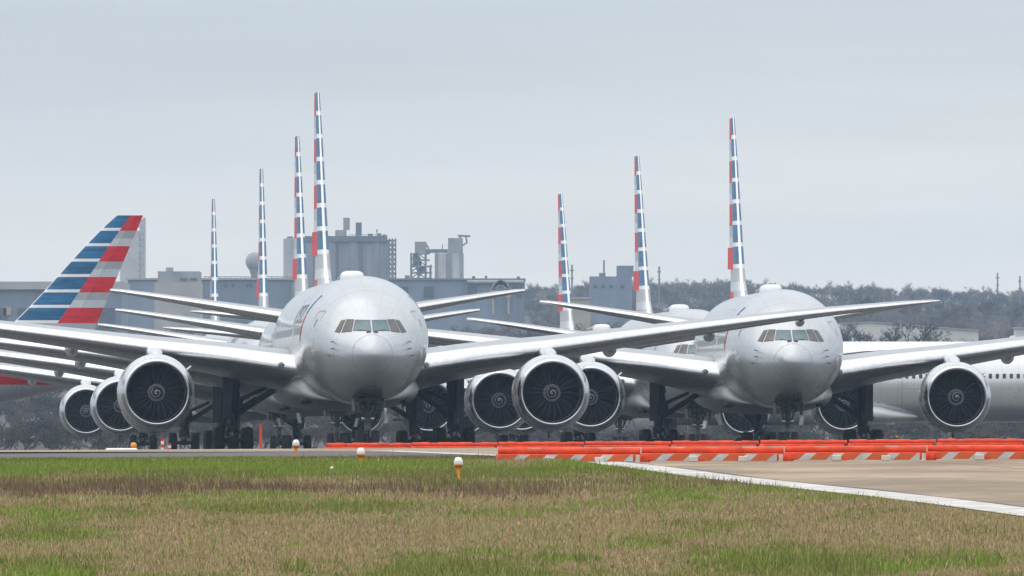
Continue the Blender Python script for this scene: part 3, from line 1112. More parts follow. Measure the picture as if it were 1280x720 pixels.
def make_grass(nb):
    d = 141 + (278.5 - 141) * rng.random(nb) ** 1.0
    hwid = d * .0372 + 2.0
    x = (rng.random(nb) * 2 - 1) * hwid
    dd = np.linspace(120, 278, 160)
    ed = np.interp(d, dd, [EDGE(q) for q in dd])
    ragged = .7 * (fbm(d * .35, x * .0, 91) - .5) + .15 * rng.standard_normal(nb)
    keep = x < ed + ragged
    d, x = d[keep], x[keep]
    n = len(d)
    zz = np.interp(d, np.linspace(100, 300, 401), [gp(q) for q in np.linspace(100, 300, 401)]) + .0052 * np.clip((d - 170) / 60, 0, 1) * x
    g1 = fbm(x * .35 + 9, d * .075, 3)          # green cover
    g2 = fbm(x * .9, d * .22, 11)
    st = fbm(x * .25 + 4, d * .06 + 2, 23)      # dark dead stalks
    far = np.clip((d - 205) / 30, 0, 1)
    left = np.clip((1.5 - x) / 6, 0, 1)
    grn = g1 * .62 + g2 * .45 + .10 * far + .06 * far * left - .058 * (1 - far)
    # kinds: 0 tan straw, 1 green, 2 brown stalk
    u = rng.random(n)
    pg = np.clip((grn - .47) / .30, .06, .92)
    # a band of dead stalks on both sides of the green belt
    band = (.35 + .65 * left) * np.exp(-((d - 209 - 26 * (g1 - .5)) / 7.0) ** 2) + (.9 - .3 * left) * np.exp(-((d - 262 + 20 * (g2 - .5)) / 8.0) ** 2)
    fine = fbm(x * 2.2, d * .5, 131)
    band = band * np.clip((fine - .32) * 3.2, .05, 1.25)
    grn = grn + .20 * left * np.exp(-((d - 240) / 16.0) ** 2)
    pb = np.clip(band * (.06 + 1.3 * (st - .33)), 0, .75)
    kind = np.where(u < pg, 1, 0)
    kind = np.where(rng.random(n) < pb, 2, kind)
    h = np.where(kind == 0, rng.uniform(.03, .08, n), np.where(kind == 1, rng.uniform(.04, .11, n), rng.uniform(.08, .20, n)))
    h *= (.7 + .6 * g2) * np.clip(1 - (d - 236) / 34 * .75, .25, 1)
    h *= np.clip(.35 + (ed[keep] - x) / 1.2, .35, 1)
    hump = np.exp(-((d - 241) / 4.5) ** 2) * np.clip((x + 1.2) / .6, 0, 1) * np.clip((1.5 - x) / .5, 0, 1)
    h = h * (1 + 1.0 * hump)
    tall = rng.random(n) < .010
    h = np.where(tall, h * 2.0, h)
    # tall tussocks nearest the camera
    tus = (d < 158) & (fbm(x * .6, d * .12, 55) > .60)
    h = np.where(tus, h * rng.uniform(1.2, 2.2, n), h)
    kind = np.where(tus & (rng.random(n) < .8), 1, kind)
    wd = np.where(kind == 2, .005, .0060) * rng.uniform(.7, 1.4, n)
    az = rng.uniform(0, 2 * PI, n)
    lean = rng.normal(0, .35, n) * h
    lx, ly = np.cos(az + 1.3) * lean, np.sin(az + 1.3) * lean
    cx, cy = np.cos(az) * wd, np.sin(az) * wd * .4
    cx = np.where(np.abs(cx) < wd * .45, wd * .45 * np.sign(cx + 1e-9), cx)
    V = np.empty((n, 5, 3), dtype=np.float32)
    mid = .55
    V[:, 0] = np.stack([x - cx, d - cy, zz - .01], 1)
    V[:, 1] = np.stack([x + cx, d + cy, zz - .01], 1)
    V[:, 2] = np.stack([x + cx * .8 + lx * .3, d + cy * .8 + ly * .3, zz + h * mid], 1)
    V[:, 3] = np.stack([x - cx * .8 + lx * .3, d - cy * .8 + ly * .3, zz + h * mid], 1)
    V[:, 4] = np.stack([x + lx, d + ly, zz + h], 1)
    base = np.array([[.49, .385, .215], [.155, .215, .036], [.135, .085, .055]])
    alt = np.array([[.34, .245, .14], [.25, .255, .078], [.25, .175, .115]])
    t = rng.random((n, 1)) * .7 + .3 * g2[:, None]
    c = base[kind] * (1 - t) + alt[kind] * t
    bright = (kind == 1) & (fbm(x * .3 + 31, d * .11, 71) > .5)
    c = np.where(bright[:, None], c * np.array([1.0, 1.22, .85]), c)
    c *= rng.uniform(.75, 1.25, (n, 1))
    me = bpy.data.meshes.new('grass')
    me.vertices.add(n * 5)
    me.vertices.foreach_set('co', V.reshape(-1))
    idx = np.arange(n, dtype=np.int32)[:, None] * 5
    loops = np.concatenate([idx + np.array([[0, 1, 2, 3]]), idx + np.array([[3, 2, 4]])], 1).astype(np.int32).reshape(-1)
    me.loops.add(n * 7)
    me.loops.foreach_set('vertex_index', loops)
    me.polygons.add(n * 2)
    ls = np.stack([np.arange(n) * 7, np.arange(n) * 7 + 4], 1).astype(np.int32).reshape(-1)
    me.polygons.foreach_set('loop_start', ls)
    ca = me.color_attributes.new('tint', 'FLOAT_COLOR', 'POINT')
    cc = np.ones((n, 5, 4), dtype=np.float32)
    cc[:, :, :3] = np.clip(c, 0, 1)[:, None, :]
    ca.data.foreach_set('color', cc.reshape(-1))
    me.update()
    me.validate()
    m, nt, b = new_mat('grass_blades')
    at = N(nt, 'ShaderNodeVertexColor', layer_name='tint')
    nt.links.new(at.outputs['Color'], b.inputs['Base Color'])
    b.inputs['Roughness'].default_value = .75
    b.inputs['Specular IOR Level'].default_value = .15
    me.materials.append(m)
    o = bpy.data.objects.new('grass', me)
    COL.objects.link(o)
    tag(o, 'rough mown grass, straw coloured with green patches and dark dead stalks', 'grass', kind='stuff')


make_grass(850000)

# ------------------------------------------------------------------ BARRIERS
M['orange'] = paint('orange_plastic', (.74, .062, .013), .6, 0, .28, 3, detail=9)
M['orange_sheet'] = paint('orange_sheeting', (.62, .11, .025), .5, 0, .12, 6)
M['white_sheet'] = paint('white_sheeting', (.52, .54, .53), .6, 0, .22, 5)
M['foot'] = paint('pale_foot', (.58, .55, .49), .7, 0, .12, 8)


def build_barrier():
    L = 2.44
    root = thing('traffic_barrier', (0, 0, 0), 'x', 'barrier')
    b = MB()
    b.box((0, 0, .085), (L - .16, .22, .13), bev=.02)          # water tank behind the sheeting
    b.box((-.2, -.118, .035), (.12, .03, .05))
    b.build('tank', M['orange'], root)
    t = MB()
    # top rail: a tube with raised collars and two sunk grips
    segs = [(-1.22, .052), (-1.215, .060), (-.95, .060), (-.94, .068), (-.72, .068), (-.715, .050), (-.48, .050), (-.475, .068), (-.12, .068), (-.11, .060), (.1, .060), (.11, .068),
            (.5, .068), (.505, .050), (.74, .050), (.745, .068), (.95, .068), (.96, .060), (1.215, .060), (1.22, .052)]
    t.lathe([(x, r) for x, r in segs], (0, 0, .200), 'X', 14)
    for x, r in (segs[0], segs[-1]):
        t.fan([(x, r * math.cos(a), .200 + r * math.sin(a)) for a in np.linspace(0, 2 * PI, 14, endpoint=False)])
    t.build('rail', M['orange'], root)
    k = MB()
    k.lathe([(0, .085), (.02, .095), (.14, .095), (.155, .06)], (-1.16, -.03, 0.0), 'Z', 16)
    k.build('knuckle', M['orange'], root)
    for sgn in (-1, 1):
        s = MB()
        y = sgn * .114
        xs0, xs1, z0, z1 = -1.03, 1.10, .022, .138
        xa, i = xs0 - .25, 0
        while xa < xs1:
            wd_ = .19 if i % 2 else .29
            q = [(xa, z0), (xa + wd_, z0), (xa + wd_ + .13, z1), (xa + .13, z1)]
            q = [(min(max(x, xs0), xs1), z) for x, z in q]
            if abs(q[0][0] - q[1][0]) + abs(q[2][0] - q[3][0]) > .01:
                s.add([(x, y, z) for x, z in q] + [(x, y - sgn * .004, z) for x, z in q], [(0, 1, 2, 3), (7, 6, 5, 4), (0, 4, 5, 1), (3, 2, 6, 7)], i % 2)
            xa += wd_
            i += 1
        s.build('striped_sheeting', [M['orange_sheet'], M['white_sheet']], root)
    for x in (-.33, .52):
        f = MB()
        f.box((x, -.15, .05), (.16, .10, .098), bev=.012)
        f.build('foot_block', M['foot'], root)
    return root


bar = build_barrier()
BG = 'orange airport barriers laid end to end'
ordinal = ['leftmost', 'second', 'third', 'fourth', 'fifth', 'sixth', 'seventh', 'eighth', 'ninth', 'tenth']
first = True
near_names = ['orange striped barrier at the open left end of the near row, half sunk in grass',
              'orange striped barrier of the near row below the rearmost nose, second from the left end',
              'orange striped barrier of the near row in front of the right airliner\'s nose gear',
              'orange striped barrier of the near row below the right-hand engine',
              'orange striped barrier of the near row running out of the right edge']
for i in range(5):
    x = .98 + i * 2.465
    d = 247 + .35 * i + random.uniform(-.14, .14)
    o = bar if first else copy_tree(bar)
    first = False
    o.location = (x, d, gz(x, d) + .004)
    o.rotation_euler = (0, 0, R(random.uniform(-2.2, 2.2)))
    tag(o, near_names[i], 'barrier', BG)
for i in range(9):
    x = -4.1 + i * 2.465
    d = 412 - i * 1.2 + random.uniform(-.2, .2)
    o = copy_tree(bar, skip=('striped_sheeting', 'foot_block'))
    o.location = (x, d, gz(x, d) + .004)
    o.rotation_euler = (0, 0, R(-1 + random.uniform(-2.5, 2.5)))
    tag(o, '%s plain orange barrier from the left in the far row under the airliners' % (ordinal[i] if i else 'first'), 'barrier', BG)

# ------------------------------------------------------------------ EDGE LIGHTS
M['amber'] = paint('amber_base', (.80, .33, .02), .45, 0, .15, 8)
M['lens'] = paint('milky_lens', (.80, .80, .79), .3, 0, .06, 10, coat=.4)
M['amber_dark'] = paint('amber_shade', (.55, .17, .012), .5, 0, .15, 8)


def build_light():
    root = thing('edge_light', (0, 0, 0), 'x', 'light')
    s = MB()
    s.lathe([(-.15, .022), (.10, .022), (.17, .028), (.20, .036)], n=16)
    s.build('stem', M['amber'], root)
    c = MB()
    c.lathe([(.20, .036), (.215, .055), (.238, .070), (.252, .072), (.256, .05)], n=20)
    c.build('collar', M['amber_dark'], root)
    l = MB()
    l.lathe([(.254, .066), (.262, .070), (.315, .066), (.326, .060), (.33, .052), (.355, .049), (.363, .036), (.366, .002)], n=24)
    l.build('lens_cap', M['lens'], root)
    return root


lt = build_light()
lp = [(573, 217, .03, 'white capped amber edge light standing nearest, largest of the three'),
      (451, 243, -.06, 'white capped amber edge light in the grass below the left airliner\'s nose'),
      (370, 277, -.035, 'white capped amber edge light by the asphalt edge, smallest of the three')]
for i, (px, d, dz, lab) in enumerate(lp):
    o = lt if i == 0 else copy_tree(lt)
    x = (px - 640) * d / F
    o.location = (x, d, gz(x, d) + dz)
    tag(o, lab, 'light', 'taxiway edge lights')

x, y, z = W(415, 590, 232)
m = MB()
rr = random.Random(5)
m.lathe([(0, .02), (.02, .05), (.06, .055), (.09, .03), (.1, .004)], n=9, smooth=False)
m.v = [(p[0] + rr.uniform(-.014, .014), p[1] + rr.uniform(-.014, .014), p[2] + rr.uniform(-.01, .01)) for p in m.v]
q = m.build('litter', M['white'])
q.location = (x, y, gz(x, y) + .035)
q.scale = (.6, .6, .6)
tag(q, 'small crumpled white scrap lying in the green grass', 'litter')
x, y, z = W(1121, 550, 402)
t = thing('warning_lamp', (x, y, gz(x, y) + .262), 'tiny amber warning lamp on the far barrier row left of the right-hand engine', 'lamp')
m = MB()
m.lathe([(0, .05), (.04, .05), (.045, .03), (.07, .03)], n=12)
m.build('base', M['tyre'], t)
m = MB()
m.lathe([(.07, .045), (.10, .05), (.14, .045), (.16, .02), (.165, .002)], n=12)
m.build('lens', M['amber_dark'], t)
t.scale = (.6, .6, .6)

# ------------------------------------------------------------------ SMALL RAMP ITEMS
M['redwhite_r'] = M['orange_sheet']
x, y, z = W(152, 560, 446)
t = thing('concrete_barrier', (x, y, gz(x, y)), 'low white barrier block on the ramp below the left engine', 'barrier')
m = MB()
m.box((0, 0, .10), (1.0, .4, .2), bev=.05)
m.build('block', M['white'], t)
m = MB()
m.box((.58, 0, .09), (.14, .36, .18), bev=.04)
m.build('end_cap', M['tyre'], t)
x, y, z = W(167, 560, 448)
t = thing('beacon_lamp', (x, y, gz(x, y)), 'small yellow beacon lamp beside the white barrier block', 'beacon')
m = MB()
m.lathe([(0, .1), (.03, .1), (.04, .04), (.2, .04), (.21, .09), (.3, .1), (.36, .07), (.38, .002)], n=16)
m.build('lamp', M['amber'], t)
for px, hh, lab in ((203, .52, 'red and white marker pole, taller one right of the yellow beacon'), (212, .34, 'short red and white marker pole next to the taller one')):
    x, y, z = W(px, 560, 452)
    t = thing('marker_pole', (x, y, gz(x, y)), lab, 'pole')
    m = MB()
    for k in range(5):
        m.tube((0, 0, k * hh / 5), (0, 0, (k + 1) * hh / 5), .05, n=10, mi=k % 2)
    m.build('banded_pole', [M['orange'], M['white']], t)
    m = MB()
    m.lathe([(0, .11), (.05, .11), (.07, .06)], n=12)
    m.build('foot', M['tyre'], t)
for px, d, hh, lab in ((326, 640, 1.25, 'slim orange post behind the left airliner\'s main gear'), ):
    x, y, z = W(px, 566, d)
    t = thing('marker_post', (x, y, 0), lab, 'post')
    m = MB()
    m.tube((0, 0, 0), (0, 0, hh), .06, .05)
    m.build('post', M['orange'], t)
    m = MB()
    m.box((0, 0, .04), (.4, .4, .08), bev=.02)
    m.build('base', M['tyre'], t)

# ------------------------------------------------------------------ FAR BUILDINGS
M['bconc'] = paint('weathered_concrete', (.33, .345, .365), .85, 0, .26, .18, stretch=(1, 1, .35))
M['bdark'] = paint('dark_plant_wall', (.17, .195, .235), .8, 0, .22, .2, stretch=(1, 1, .4))
M['bblue'] = paint('hazed_blue_grey_cladding', (.20, .245, .31), .75, 0, .28, .12, stretch=(1, 1, .3))  # wall blue with some of the distance haze mixed into the colour
M['bpale'] = paint('pale_cladding', (.43, .42, .40), .8, 0, .12, .2)
M['broof'] = paint('pale_roof', (.40, .40, .40), .7, 0, .1, .2)
M['bbeige'] = paint('beige_wall', (.42, .37, .29), .8, 0, .15, .3)
M['bfaint'] = paint('haze_pale_concrete', (.52, .53, .54), .85, 0, .15, .2)  # distance haze put into the colour: concrete paled for the far tower
M['bsilo'] = paint('grey_silo_concrete', (.27, .29, .32), .85, 0, .3, .14, stretch=(1, 1, .25))
M['bwin'] = paint('dark_opening', (.09, .11, .14), .4, 0, .2, 1)
M['blat'] = paint('lattice_steel', (.20, .22, .25), .6, .3, .2, .5)
M['bwhite'] = paint('white_cladding', (.64, .63, .59), .75, 0, .1, .15)


BK = 1.9


def pxbox(m, x0, x1, y0, y1, d, depth, mi=0, front=0.0):
    """box whose front face spans reference pixels at distance d"""
    a, b = W(x0, y0, d), W(x1, y1, d)
    m.box(((a[0] + b[0]) / 2, depth / 2 + front, (a[2] + b[2]) / 2), (b[0] - a[0], depth, a[2] - b[2]), mi=mi)


def bldg(name, px0, px1, d, label, cat, group=None):
    d *= BK
    x = ((px0 + px1) / 2 - 640) * d / F
    return thing(name, (0, d, 0), label, cat, 0, group) if False else thing(name, (x, d, 0), label, cat, 0, group), x


class LB(MB):
    """mesh builder in the frame of a building standing at x0"""
    def __init__(s, x0, d):
        super().__init__()
        s.x0, s.d = x0, d * BK

    def px(s, x0, x1, y0, y1, depth=10, front=0.0, mi=0):
        a, b = W(x0, y0, s.d), W(x1, y1, s.d)
        return s.box(((a[0] + b[0]) / 2 - s.x0, depth / 2 + front, (a[2] + b[2]) / 2), (b[0] - a[0], depth, a[2] - b[2]), mi=mi)

    def P(s, x, y, dep=0):
        w = W(x, y, s.d)
        return (w[0] - s.x0, dep, w[2])


# left hangar
t, x0 = bldg('hangar', -90, 152, 1760, 'long blue-grey hangar with pale flat roof at the far left', 'hangar')
LB(x0, 1760).px(-90, 152, 362, 566, 60).build('wall', M['bblue'], t)
LB(x0, 1760).px(-92, 154, 352, 361.8, 62, -1).build('roof', M['broof'], t)
m = LB(x0, 1760)
for q in range(-80, 150, 34):
    m = LB(x0, 1760)
    m.px(q, q + 20, 385, 470, .5, -.3)
    m.build('hangar_door', M['bwin'], t)
LB(x0, 1760).px(4, 14, 384, 394, .4, -.3).build('wall_panel', M['bbeige'], t)
# long plant hall
t, x0 = bldg('plant_hall', 152, 364, 1900, 'long low blue-grey plant hall behind the left row of fins', 'factory hall')
LB(x0, 1900).px(160, 364, 350, 566, 40).build('wall', M['bblue'], t)
LB(x0, 1900).px(158, 366, 347.5, 349.8, 41, -.5).build('roof', M['broof'], t)
for a in (281, 290, 308, 312):
    LB(x0, 1900).px(a, a + 3, 355, 358.5, .4, -.25).build('window', M['bwin'], t)
m = LB(x0, 1900)
for a in np.arange(255, 364, 6.5):
    m.tube(m.P(a, 347.4, 2), m.P(a, 345.6, 2), 0.108, n=5)
m.tube(m.P(255, 345.8, 2), m.P(364, 345.8, 2), 0.108, n=5)
m.build('roof_railing', M['blat'], t)
# pale block with little tower
t, x0 = bldg('plant_office', 192, 250, 1850, 'pale concrete block with a small square tower on its roof', 'building')
LB(x0, 1850).px(193, 250, 353, 566, 30).build('wall', M['bpale'], t)
LB(x0, 1850).px(197, 249, 339, 352.8, 24, 2).build('upper_storey', M['bconc'], t)
LB(x0, 1850).px(207, 215.5, 334, 338.9, 6, 4).build('roof_tower', M['bconc'], t)
for a, b_ in ((224.5, 234), (237, 245.5)):
    LB(x0, 1850).px(a, b_, 347.5, 350.5, .4, 1.7).build('window', M['bwin'], t)
# hazy preheater tower behind the striped tail
t, x0 = bldg('preheater_tower', 150, 182, 2500, 'tall faint tower with an open stair frame behind the striped tail', 'tower')
LB(x0, 2500).px(150, 173, 288, 566, 14).build('shaft', M['bfaint'], t)
m = LB(x0, 2500)
for yy in np.arange(275, 372, 8):
    m.tube(m.P(172, yy, 2), m.P(180.5, yy, 2), 0.396, n=5)
    m.tube(m.P(172, yy + 8, 2), m.P(180, yy, 2), 0.252, n=5)
m.tube(m.P(180, 272, 2), m.P(180, 400, 2), 0.540, n=6)
m.tube(m.P(176, 276, 2), m.P(176, 400, 2), 0.450, n=6)
m.build('stair_frame', M['bfaint'], t)
# water tank
t, x0 = bldg('water_tank', 305, 331, 2300, 'round elevated water tank, grey ball on a stem', 'water tower')
c = W(318, 327, 2300 * BK)
m = MB()
m.lathe([(r * 2.95, math.sqrt(max(0, 1 - r * r)) * 2.7) for r in np.linspace(-1, 1, 17)], (0, 0, c[2]), n=28)
m.build('tank', M['bconc'], t)
m = MB()
m.lathe([(0, 1.9), (8, 1.1), (c[2] - 4.5, .95), (c[2] - 2.3, 1.7)], (0, 0, 0), n=18)
m.build('stem', M['bconc'], t)
# slim silo left
t, x0 = bldg('slim_silo', 354, 374, 2250, 'slim grey silo standing left of the big silo block', 'silo')
m = LB(x0, 2250)
r_ = 10 * 2250 * BK / F
zt = (HOR - 299) * 2250 * BK / F
m.lathe([(0, r_), (zt, r_), (zt + .3, r_ * .9), (zt + .5, .05)], (0, r_, 0), n=24)
m.build('shell', M['bconc'], t)
m = LB(x0, 2250)
m.px(359, 366, 295.5, 299, 1.5, .5)
m.build('cap_house', M['bdark'], t)
# big silo block
D = 2200
t, x0 = bldg('cement_silo_block', 366, 490, D, 'massive grey cement silo block with two small roof towers', 'cement silos')
rr = 14.6 * D * BK / F
zt = (HOR - 301) * D * BK / F
for k, px in enumerate((380, 408, 436.5, 465)):
    m = LB(x0, D)
    c = W(px + 6, 0, D * BK)
    m.lathe([(0, rr), (zt, rr)], (c[0] - x0, rr, 0), n=40)
    m.build('silo', M['bsilo'], t)
LB(x0, D).px(379.5, 484.5, 302.2, 566, 10, .45).build('infill_wall', M['bsilo'], t)
LB(x0, D).px(378, 485.5, 299.5, 302, 10, -.3).build('deck_edge', M['bdark'], t)
LB(x0, D).px(380, 484, 295, 299.4, 4.2, .4).build('gallery', M['bdark'], t)
rf = LB(x0, D).px(419, 433, 287.5, 294.8, 3.4, .6).build('roof_house', M['bconc'], t)
LB(x0, D).px(429, 437, 272, 287.3, 2.2, 1).build('roof_tower', M['bconc'], t)
LB(x0, D).px(444.5, 452, 278, 294.7, 2, 1).build('vent_tower', M['bdark'], t)
m = LB(x0, D)
for (a, b_, c_) in ((398, 404, 290), (460, 466, 292), (471, 476, 291.5), (478, 482, 293)):
    m.px(a, b_, c_, 295, 1.5, 1)
m.build('roof_equipment', M['bdark'], t)
m = LB(x0, D)
for a in np.arange(437, 487, 3.6):
    m.tube(m.P(a, 295.2, -.2), m.P(a, 293.2, -.2), 0.090, n=4)
m.tube(m.P(437, 293.4, -.2), m.P(485, 293.4, -.2), 0.090, n=4)
m.tube(m.P(470.5, 291, 1), m.P(471.5, 286.5, 1), 0.180, n=5)
m.build('roof_railing', M['blat'], t)
for a in (393.5, 422, 451.5, 474):
    m = LB(x0, D)
    m.tube(m.P(a, 302, .3), m.P(a, 420, .3), .3, n=6)
    m.build('downpipe', M['bdark'], t)
m = LB(x0, D)
for yy in np.arange(300, 350, 6):
    m.tube(m.P(486.5, yy, 0), m.P(494.5, yy, 0), 0.198, n=5)
    m.tube(m.P(486.5, yy + 6, 0), m.P(494.5, yy, 0), 0.144, n=5)
    m.tube(m.P(486.5, yy, 1), m.P(494.5, yy + 6, 1), 0.144, n=5)
for a in (486.5, 490.5, 494.5):
    m.tube(m.P(a, 298, 0), m.P(a, 400, 0), 0.216, n=5)
m.build('stair_frame', M['blat'], t)
# kiln tower and twin silo on its right
D = 2150
t, x0 = bldg('kiln_tower', 512, 542, D, 'open steel kiln tower with platforms left of the twin silo', 'tower')
LB(x0, D).px(518.5, 533, 302, 315.5, 3, .6).build('top_house', M['bconc'], t)
m = LB(x0, D)
for a in (514, 523, 532, 538):
    m.tube(m.P(a, 316 if a < 535 else 331, 0), m.P(a, 566, 0), 0.306, n=6)
    m.tube(m.P(a, 316 if a < 535 else 331, 3.5), m.P(a, 566, 3.5), 0.306, n=6)
for yy in (317, 325, 333, 341, 348, 355, 363, 371):
    m.box((0, 1.8, (HOR - yy) * D * BK / F), (6.0 if yy > 330 else 4.6, 3.8, .42))
    m.tube(m.P(514, yy + 7, 0), m.P(523, yy, 0), 0.162, n=5)
    m.tube(m.P(532, yy + 7, 0), m.P(523, yy, 0), 0.162, n=5)
m.tube(m.P(531, 303, 1), m.P(536, 311, 1), 0.270, n=5)
m.build('steel_frame', M['blat'], t)
m = LB(x0, D)
m.tube(m.P(519, 316, 2), m.P(522, 326, 2), .85, 1.1, n=12)
m.tube(m.P(522, 326, 2), m.P(525, 345, 2), 1.1, .5, n=12)
m.build('cyclone', M['bconc'], t)
m = LB(x0, D)
m.px(516, 521, 318, 332, 1.4, .8)
m.build('duct', M['bconc'], t)
m = LB(x0, D)
m.px(525, 531, 334, 341, 1.6, .8)
m.build('platform_house', M['bconc'], t)
m = LB(x0, D)
m.px(516, 530, 356, 363, 1.6, .8)
m.build('platform_house', M['bconc'], t)
t, x0 = bldg('twin_silo', 542, 582, D, 'pale twin concrete silo with head house and boom on top', 'silo')
for px in (552.5, 570):
    m = LB(x0, D)
    rr = 9.2 * D * BK / F
    zt = (HOR - 316.5) * D * BK / F
    c = W(px, 0, D * BK)
    m.lathe([(0, rr), (zt, rr), (zt, .01)], (c[0] - x0, rr, 0), n=32)
    m.build('silo', M['bconc'], t)
LB(x0, D).px(543.5, 579.5, 316.8, 566, 8, .3).build('infill_wall', M['bconc'], t)
LB(x0, D).px(560, 578.5, 297.5, 316.3, 2.4, .2).build('head_house', M['bconc'], t)
m = LB(x0, D)
m.px(532.5, 559.8, 311.5, 316, 1.6, .5)
m.build('conveyor_bridge', M['bdark'], t)
m = LB(x0, D)
m.tube(m.P(572, 294.2, 1), m.P(588, 295.2, 1), 0.288, n=6)
m.tube(m.P(574, 297.4, 1), m.P(577, 294.6, 1), 0.252, n=6)
m.tube(m.P(582, 295, 1), m.P(584, 304, 1), 0.216, n=6)
m.tube(m.P(578, 307, 1), m.P(584, 303, 1), 0.216, n=6)
m.tube(m.P(553, 311.4, 1), m.P(553, 305.5, 1), 0.144, n=5)
m.build('boom', M['blat'], t)
# low dark hall with arch trestle
t, x0 = bldg('low_hall', 470, 656, 2000, 'low dark blue hall with flat roof right of the twin silo', 'factory hall')
LB(x0, 2000).px(488, 656, 350.5, 566, 30).build('wall', M['bblue'], t)
LB(x0, 2000).px(486, 657, 348, 350.3, 31, -.5).build('roof', M['bdark'], t)
m = LB(x0, 2000)
for a in (498, 530, 584, 640):
    m = LB(x0, 2000)
    m.px(a, a + 12, 358, 372, .4, -.25)
    m.build('loading_opening', M['bwin'], t)
for (a, b_, c_) in ((506, 512, 344), (590, 594, 345), (606, 609, 344.5), (646, 650, 345.5)):
    LB(x0, 2000).px(a, b_, c_, 347.9, 3, 2).build('roof_vent', M['bdark'], t)
m = LB(x0, 2000)
m.tube(m.P(584, 352.5, -1), m.P(655, 352.5, -1), .5, n=8)
m.build('pipe_run', M['bconc'], t)
t, x0 = bldg('arched_trestle', 614, 638, 1950, 'beige stepped arch trestle in front of the low dark hall', 'trestle')
m = LB(x0, 1950)
prev = None
for k in range(13):
    a = PI * k / 12
    p = m.P(626 - 9.5 * math.cos(a), 369 - 16 * math.sin(a) ** .8, 0)
    m.box((p[0], .5, p[2]), (1.2, 1, 1.2))
for px in (616.5, 635.5):
    m.tube(m.P(px, 369, .5), m.P(px, 392, .5), .3, n=6)
m.build('arch', M['bbeige'], t)
LB(x0, 1950).px(608, 644, 369.6, 566, 12, 1.6).build('base_house', M['bblue'], t)
# dark plant block behind the right row
t, x0 = bldg('plant_block', 737, 790, 2100, 'dark blue plant block with raised corner and a chimney pipe', 'factory building')
LB(x0, 2100).px(737, 790, 345.5, 566, 20).build('wall', M['bblue'], t)
LB(x0, 2100).px(771, 792, 332, 345.3, 12, 1).build('upper_storey', M['bblue'], t)
LB(x0, 2100).px(749, 757, 341, 345.3, 4, 2).build('roof_house', M['bdark'], t)
m = LB(x0, 2100)
m.tube(m.P(755, 341, 3), m.P(755, 325, 3), 0.234, n=8)
m.build('chimney', M['bdark'], t)
m = LB(x0, 2100)
for a in (742, 752, 762, 776):
    m = LB(x0, 2100)
    m.px(a, a + 4, 356, 360, .4, -.25)
    m.build('window', M['bwin'], t)
# pale shed
t, x0 = bldg('pale_shed', 700, 738, 1900, 'low beige shed seen between the right-hand fins', 'shed')
LB(x0, 1900).px(706, 738, 374, 566, 14).build('wall', M['bbeige'], t)
LB(x0, 1900).px(704, 739, 371.5, 373.8, 15, -.4).build('roof', M['bpale'], t)
# masts
for px, yt, d, lab in ((715, 331, 2500, 'thin mast rising between the two left fins of the right row'), (824, 333, 2500, 'thin mast left of the nearest right-row fin'),
                       (1247, 341, 2700, 'thin mast on the wooded ridge near the right edge'), (1275, 345, 2700, 'short mast at the right edge of the wooded ridge')):
    d *= BK
    x, y, z = W(px, yt, d)
    t = thing('mast', (x, d, 0), lab, 'mast', group='thin masts on the skyline')
    m = MB()
    m.tube((0, 0, 0), (0, 0, z), .45, .28, n=6)
    m.build('pole', M['blat'], t)
    m = MB()
    m.box((0, 0, z - 1.8), (1.4, .5, .36))
    m.box((0, 0, z - 4.4), (1.2, .5, .28))
    m.build('crossarm', M['blat'], t)
# warehouses right
D = 1640
t, x0 = bldg('warehouse', 1060, 1224, D, 'long white warehouse with low sloping roof behind the shrubs', 'warehouse')
m = LB(x0, D)
P = m.P
a, b_, c, d_ = P(1050, 405, 0), P(1090, 403.5, 0), P(1223, 414, 0), P(1223, 566, 0)
e = P(1050, 566, 0)
pts = [a, b_, c, d_, e]
m.add([(p[0], 0, p[2]) for p in pts] + [(p[0], 25, p[2]) for p in pts], [(0, 1, 2, 3, 4), (9, 8, 7, 6, 5)] + [(i, (i + 1) % 5, (i + 1) % 5 + 5, i + 5) for i in range(5)])
m.build('wall', M['bwhite'], t)
m = LB(x0, D)
q = [P(1050, 403.6, 0), P(1090, 402.0, 0), P(1224, 412.6, 0), P(1224, 413.8, 0), P(1090, 403.3, 0), P(1050, 404.8, 0)]
m.add([(p[0], -.4, p[2]) for p in q] + [(p[0], 25.4, p[2]) for p in q], [tuple(range(6)), tuple(range(11, 5, -1))] + [(i, (i + 1) % 6, (i + 1) % 6 + 6, i + 6) for i in range(6)])
m.build('roof', M['broof'], t)
t, x0 = bldg('storage_shed', 1268, 1330, 1700, 'small pale shed cut by the right edge', 'shed')
LB(x0, 1700).px(1270, 1330, 411, 566, 15).build('wall', M['bwhite'], t)
LB(x0, 1700).px(1268, 1332, 408.8, 410.8, 16, -.4).build('roof', M['broof'], t)

# ------------------------------------------------------------------ HILL AND WOODS
M['hill'] = ground_mat('winter_hillside', [(.085, .08, .085), (.07, .07, .075), (.115, .10, .095)], [.01, .05])
hd = [1480, 1800, 2200, 2600, 3100, 3600, 4200, 4800, 5400, 5800, 6500]
hz = [-.5, 3, 7.5, 12.5, 20, 25.5, 33, 43, 54.5, 58.5, 54]
hp = interp(hd, hz)


def hill_z(x, d):
    px = x * F / d
    left = 1 - .34 / (1 + math.exp((px + 150) / 30)) * min(1, max(0, (d - 3200) / 1400))      # lower behind the plant
    return hp(d) * left + (2.4 * math.sin(x * .0068 + 1) + 1.5 * math.sin(x * .022)) * min(1, max(0, (d - 2600) / 2000)) - .3


m = MB()
m.grid([[(x, d, hill_z(x, d)) for x in np.linspace(-700, 700, 113)] for d in np.linspace(1480, 6500, 90)])
tag(m.build('hill', M['hill'], fix=False), kind='structure')


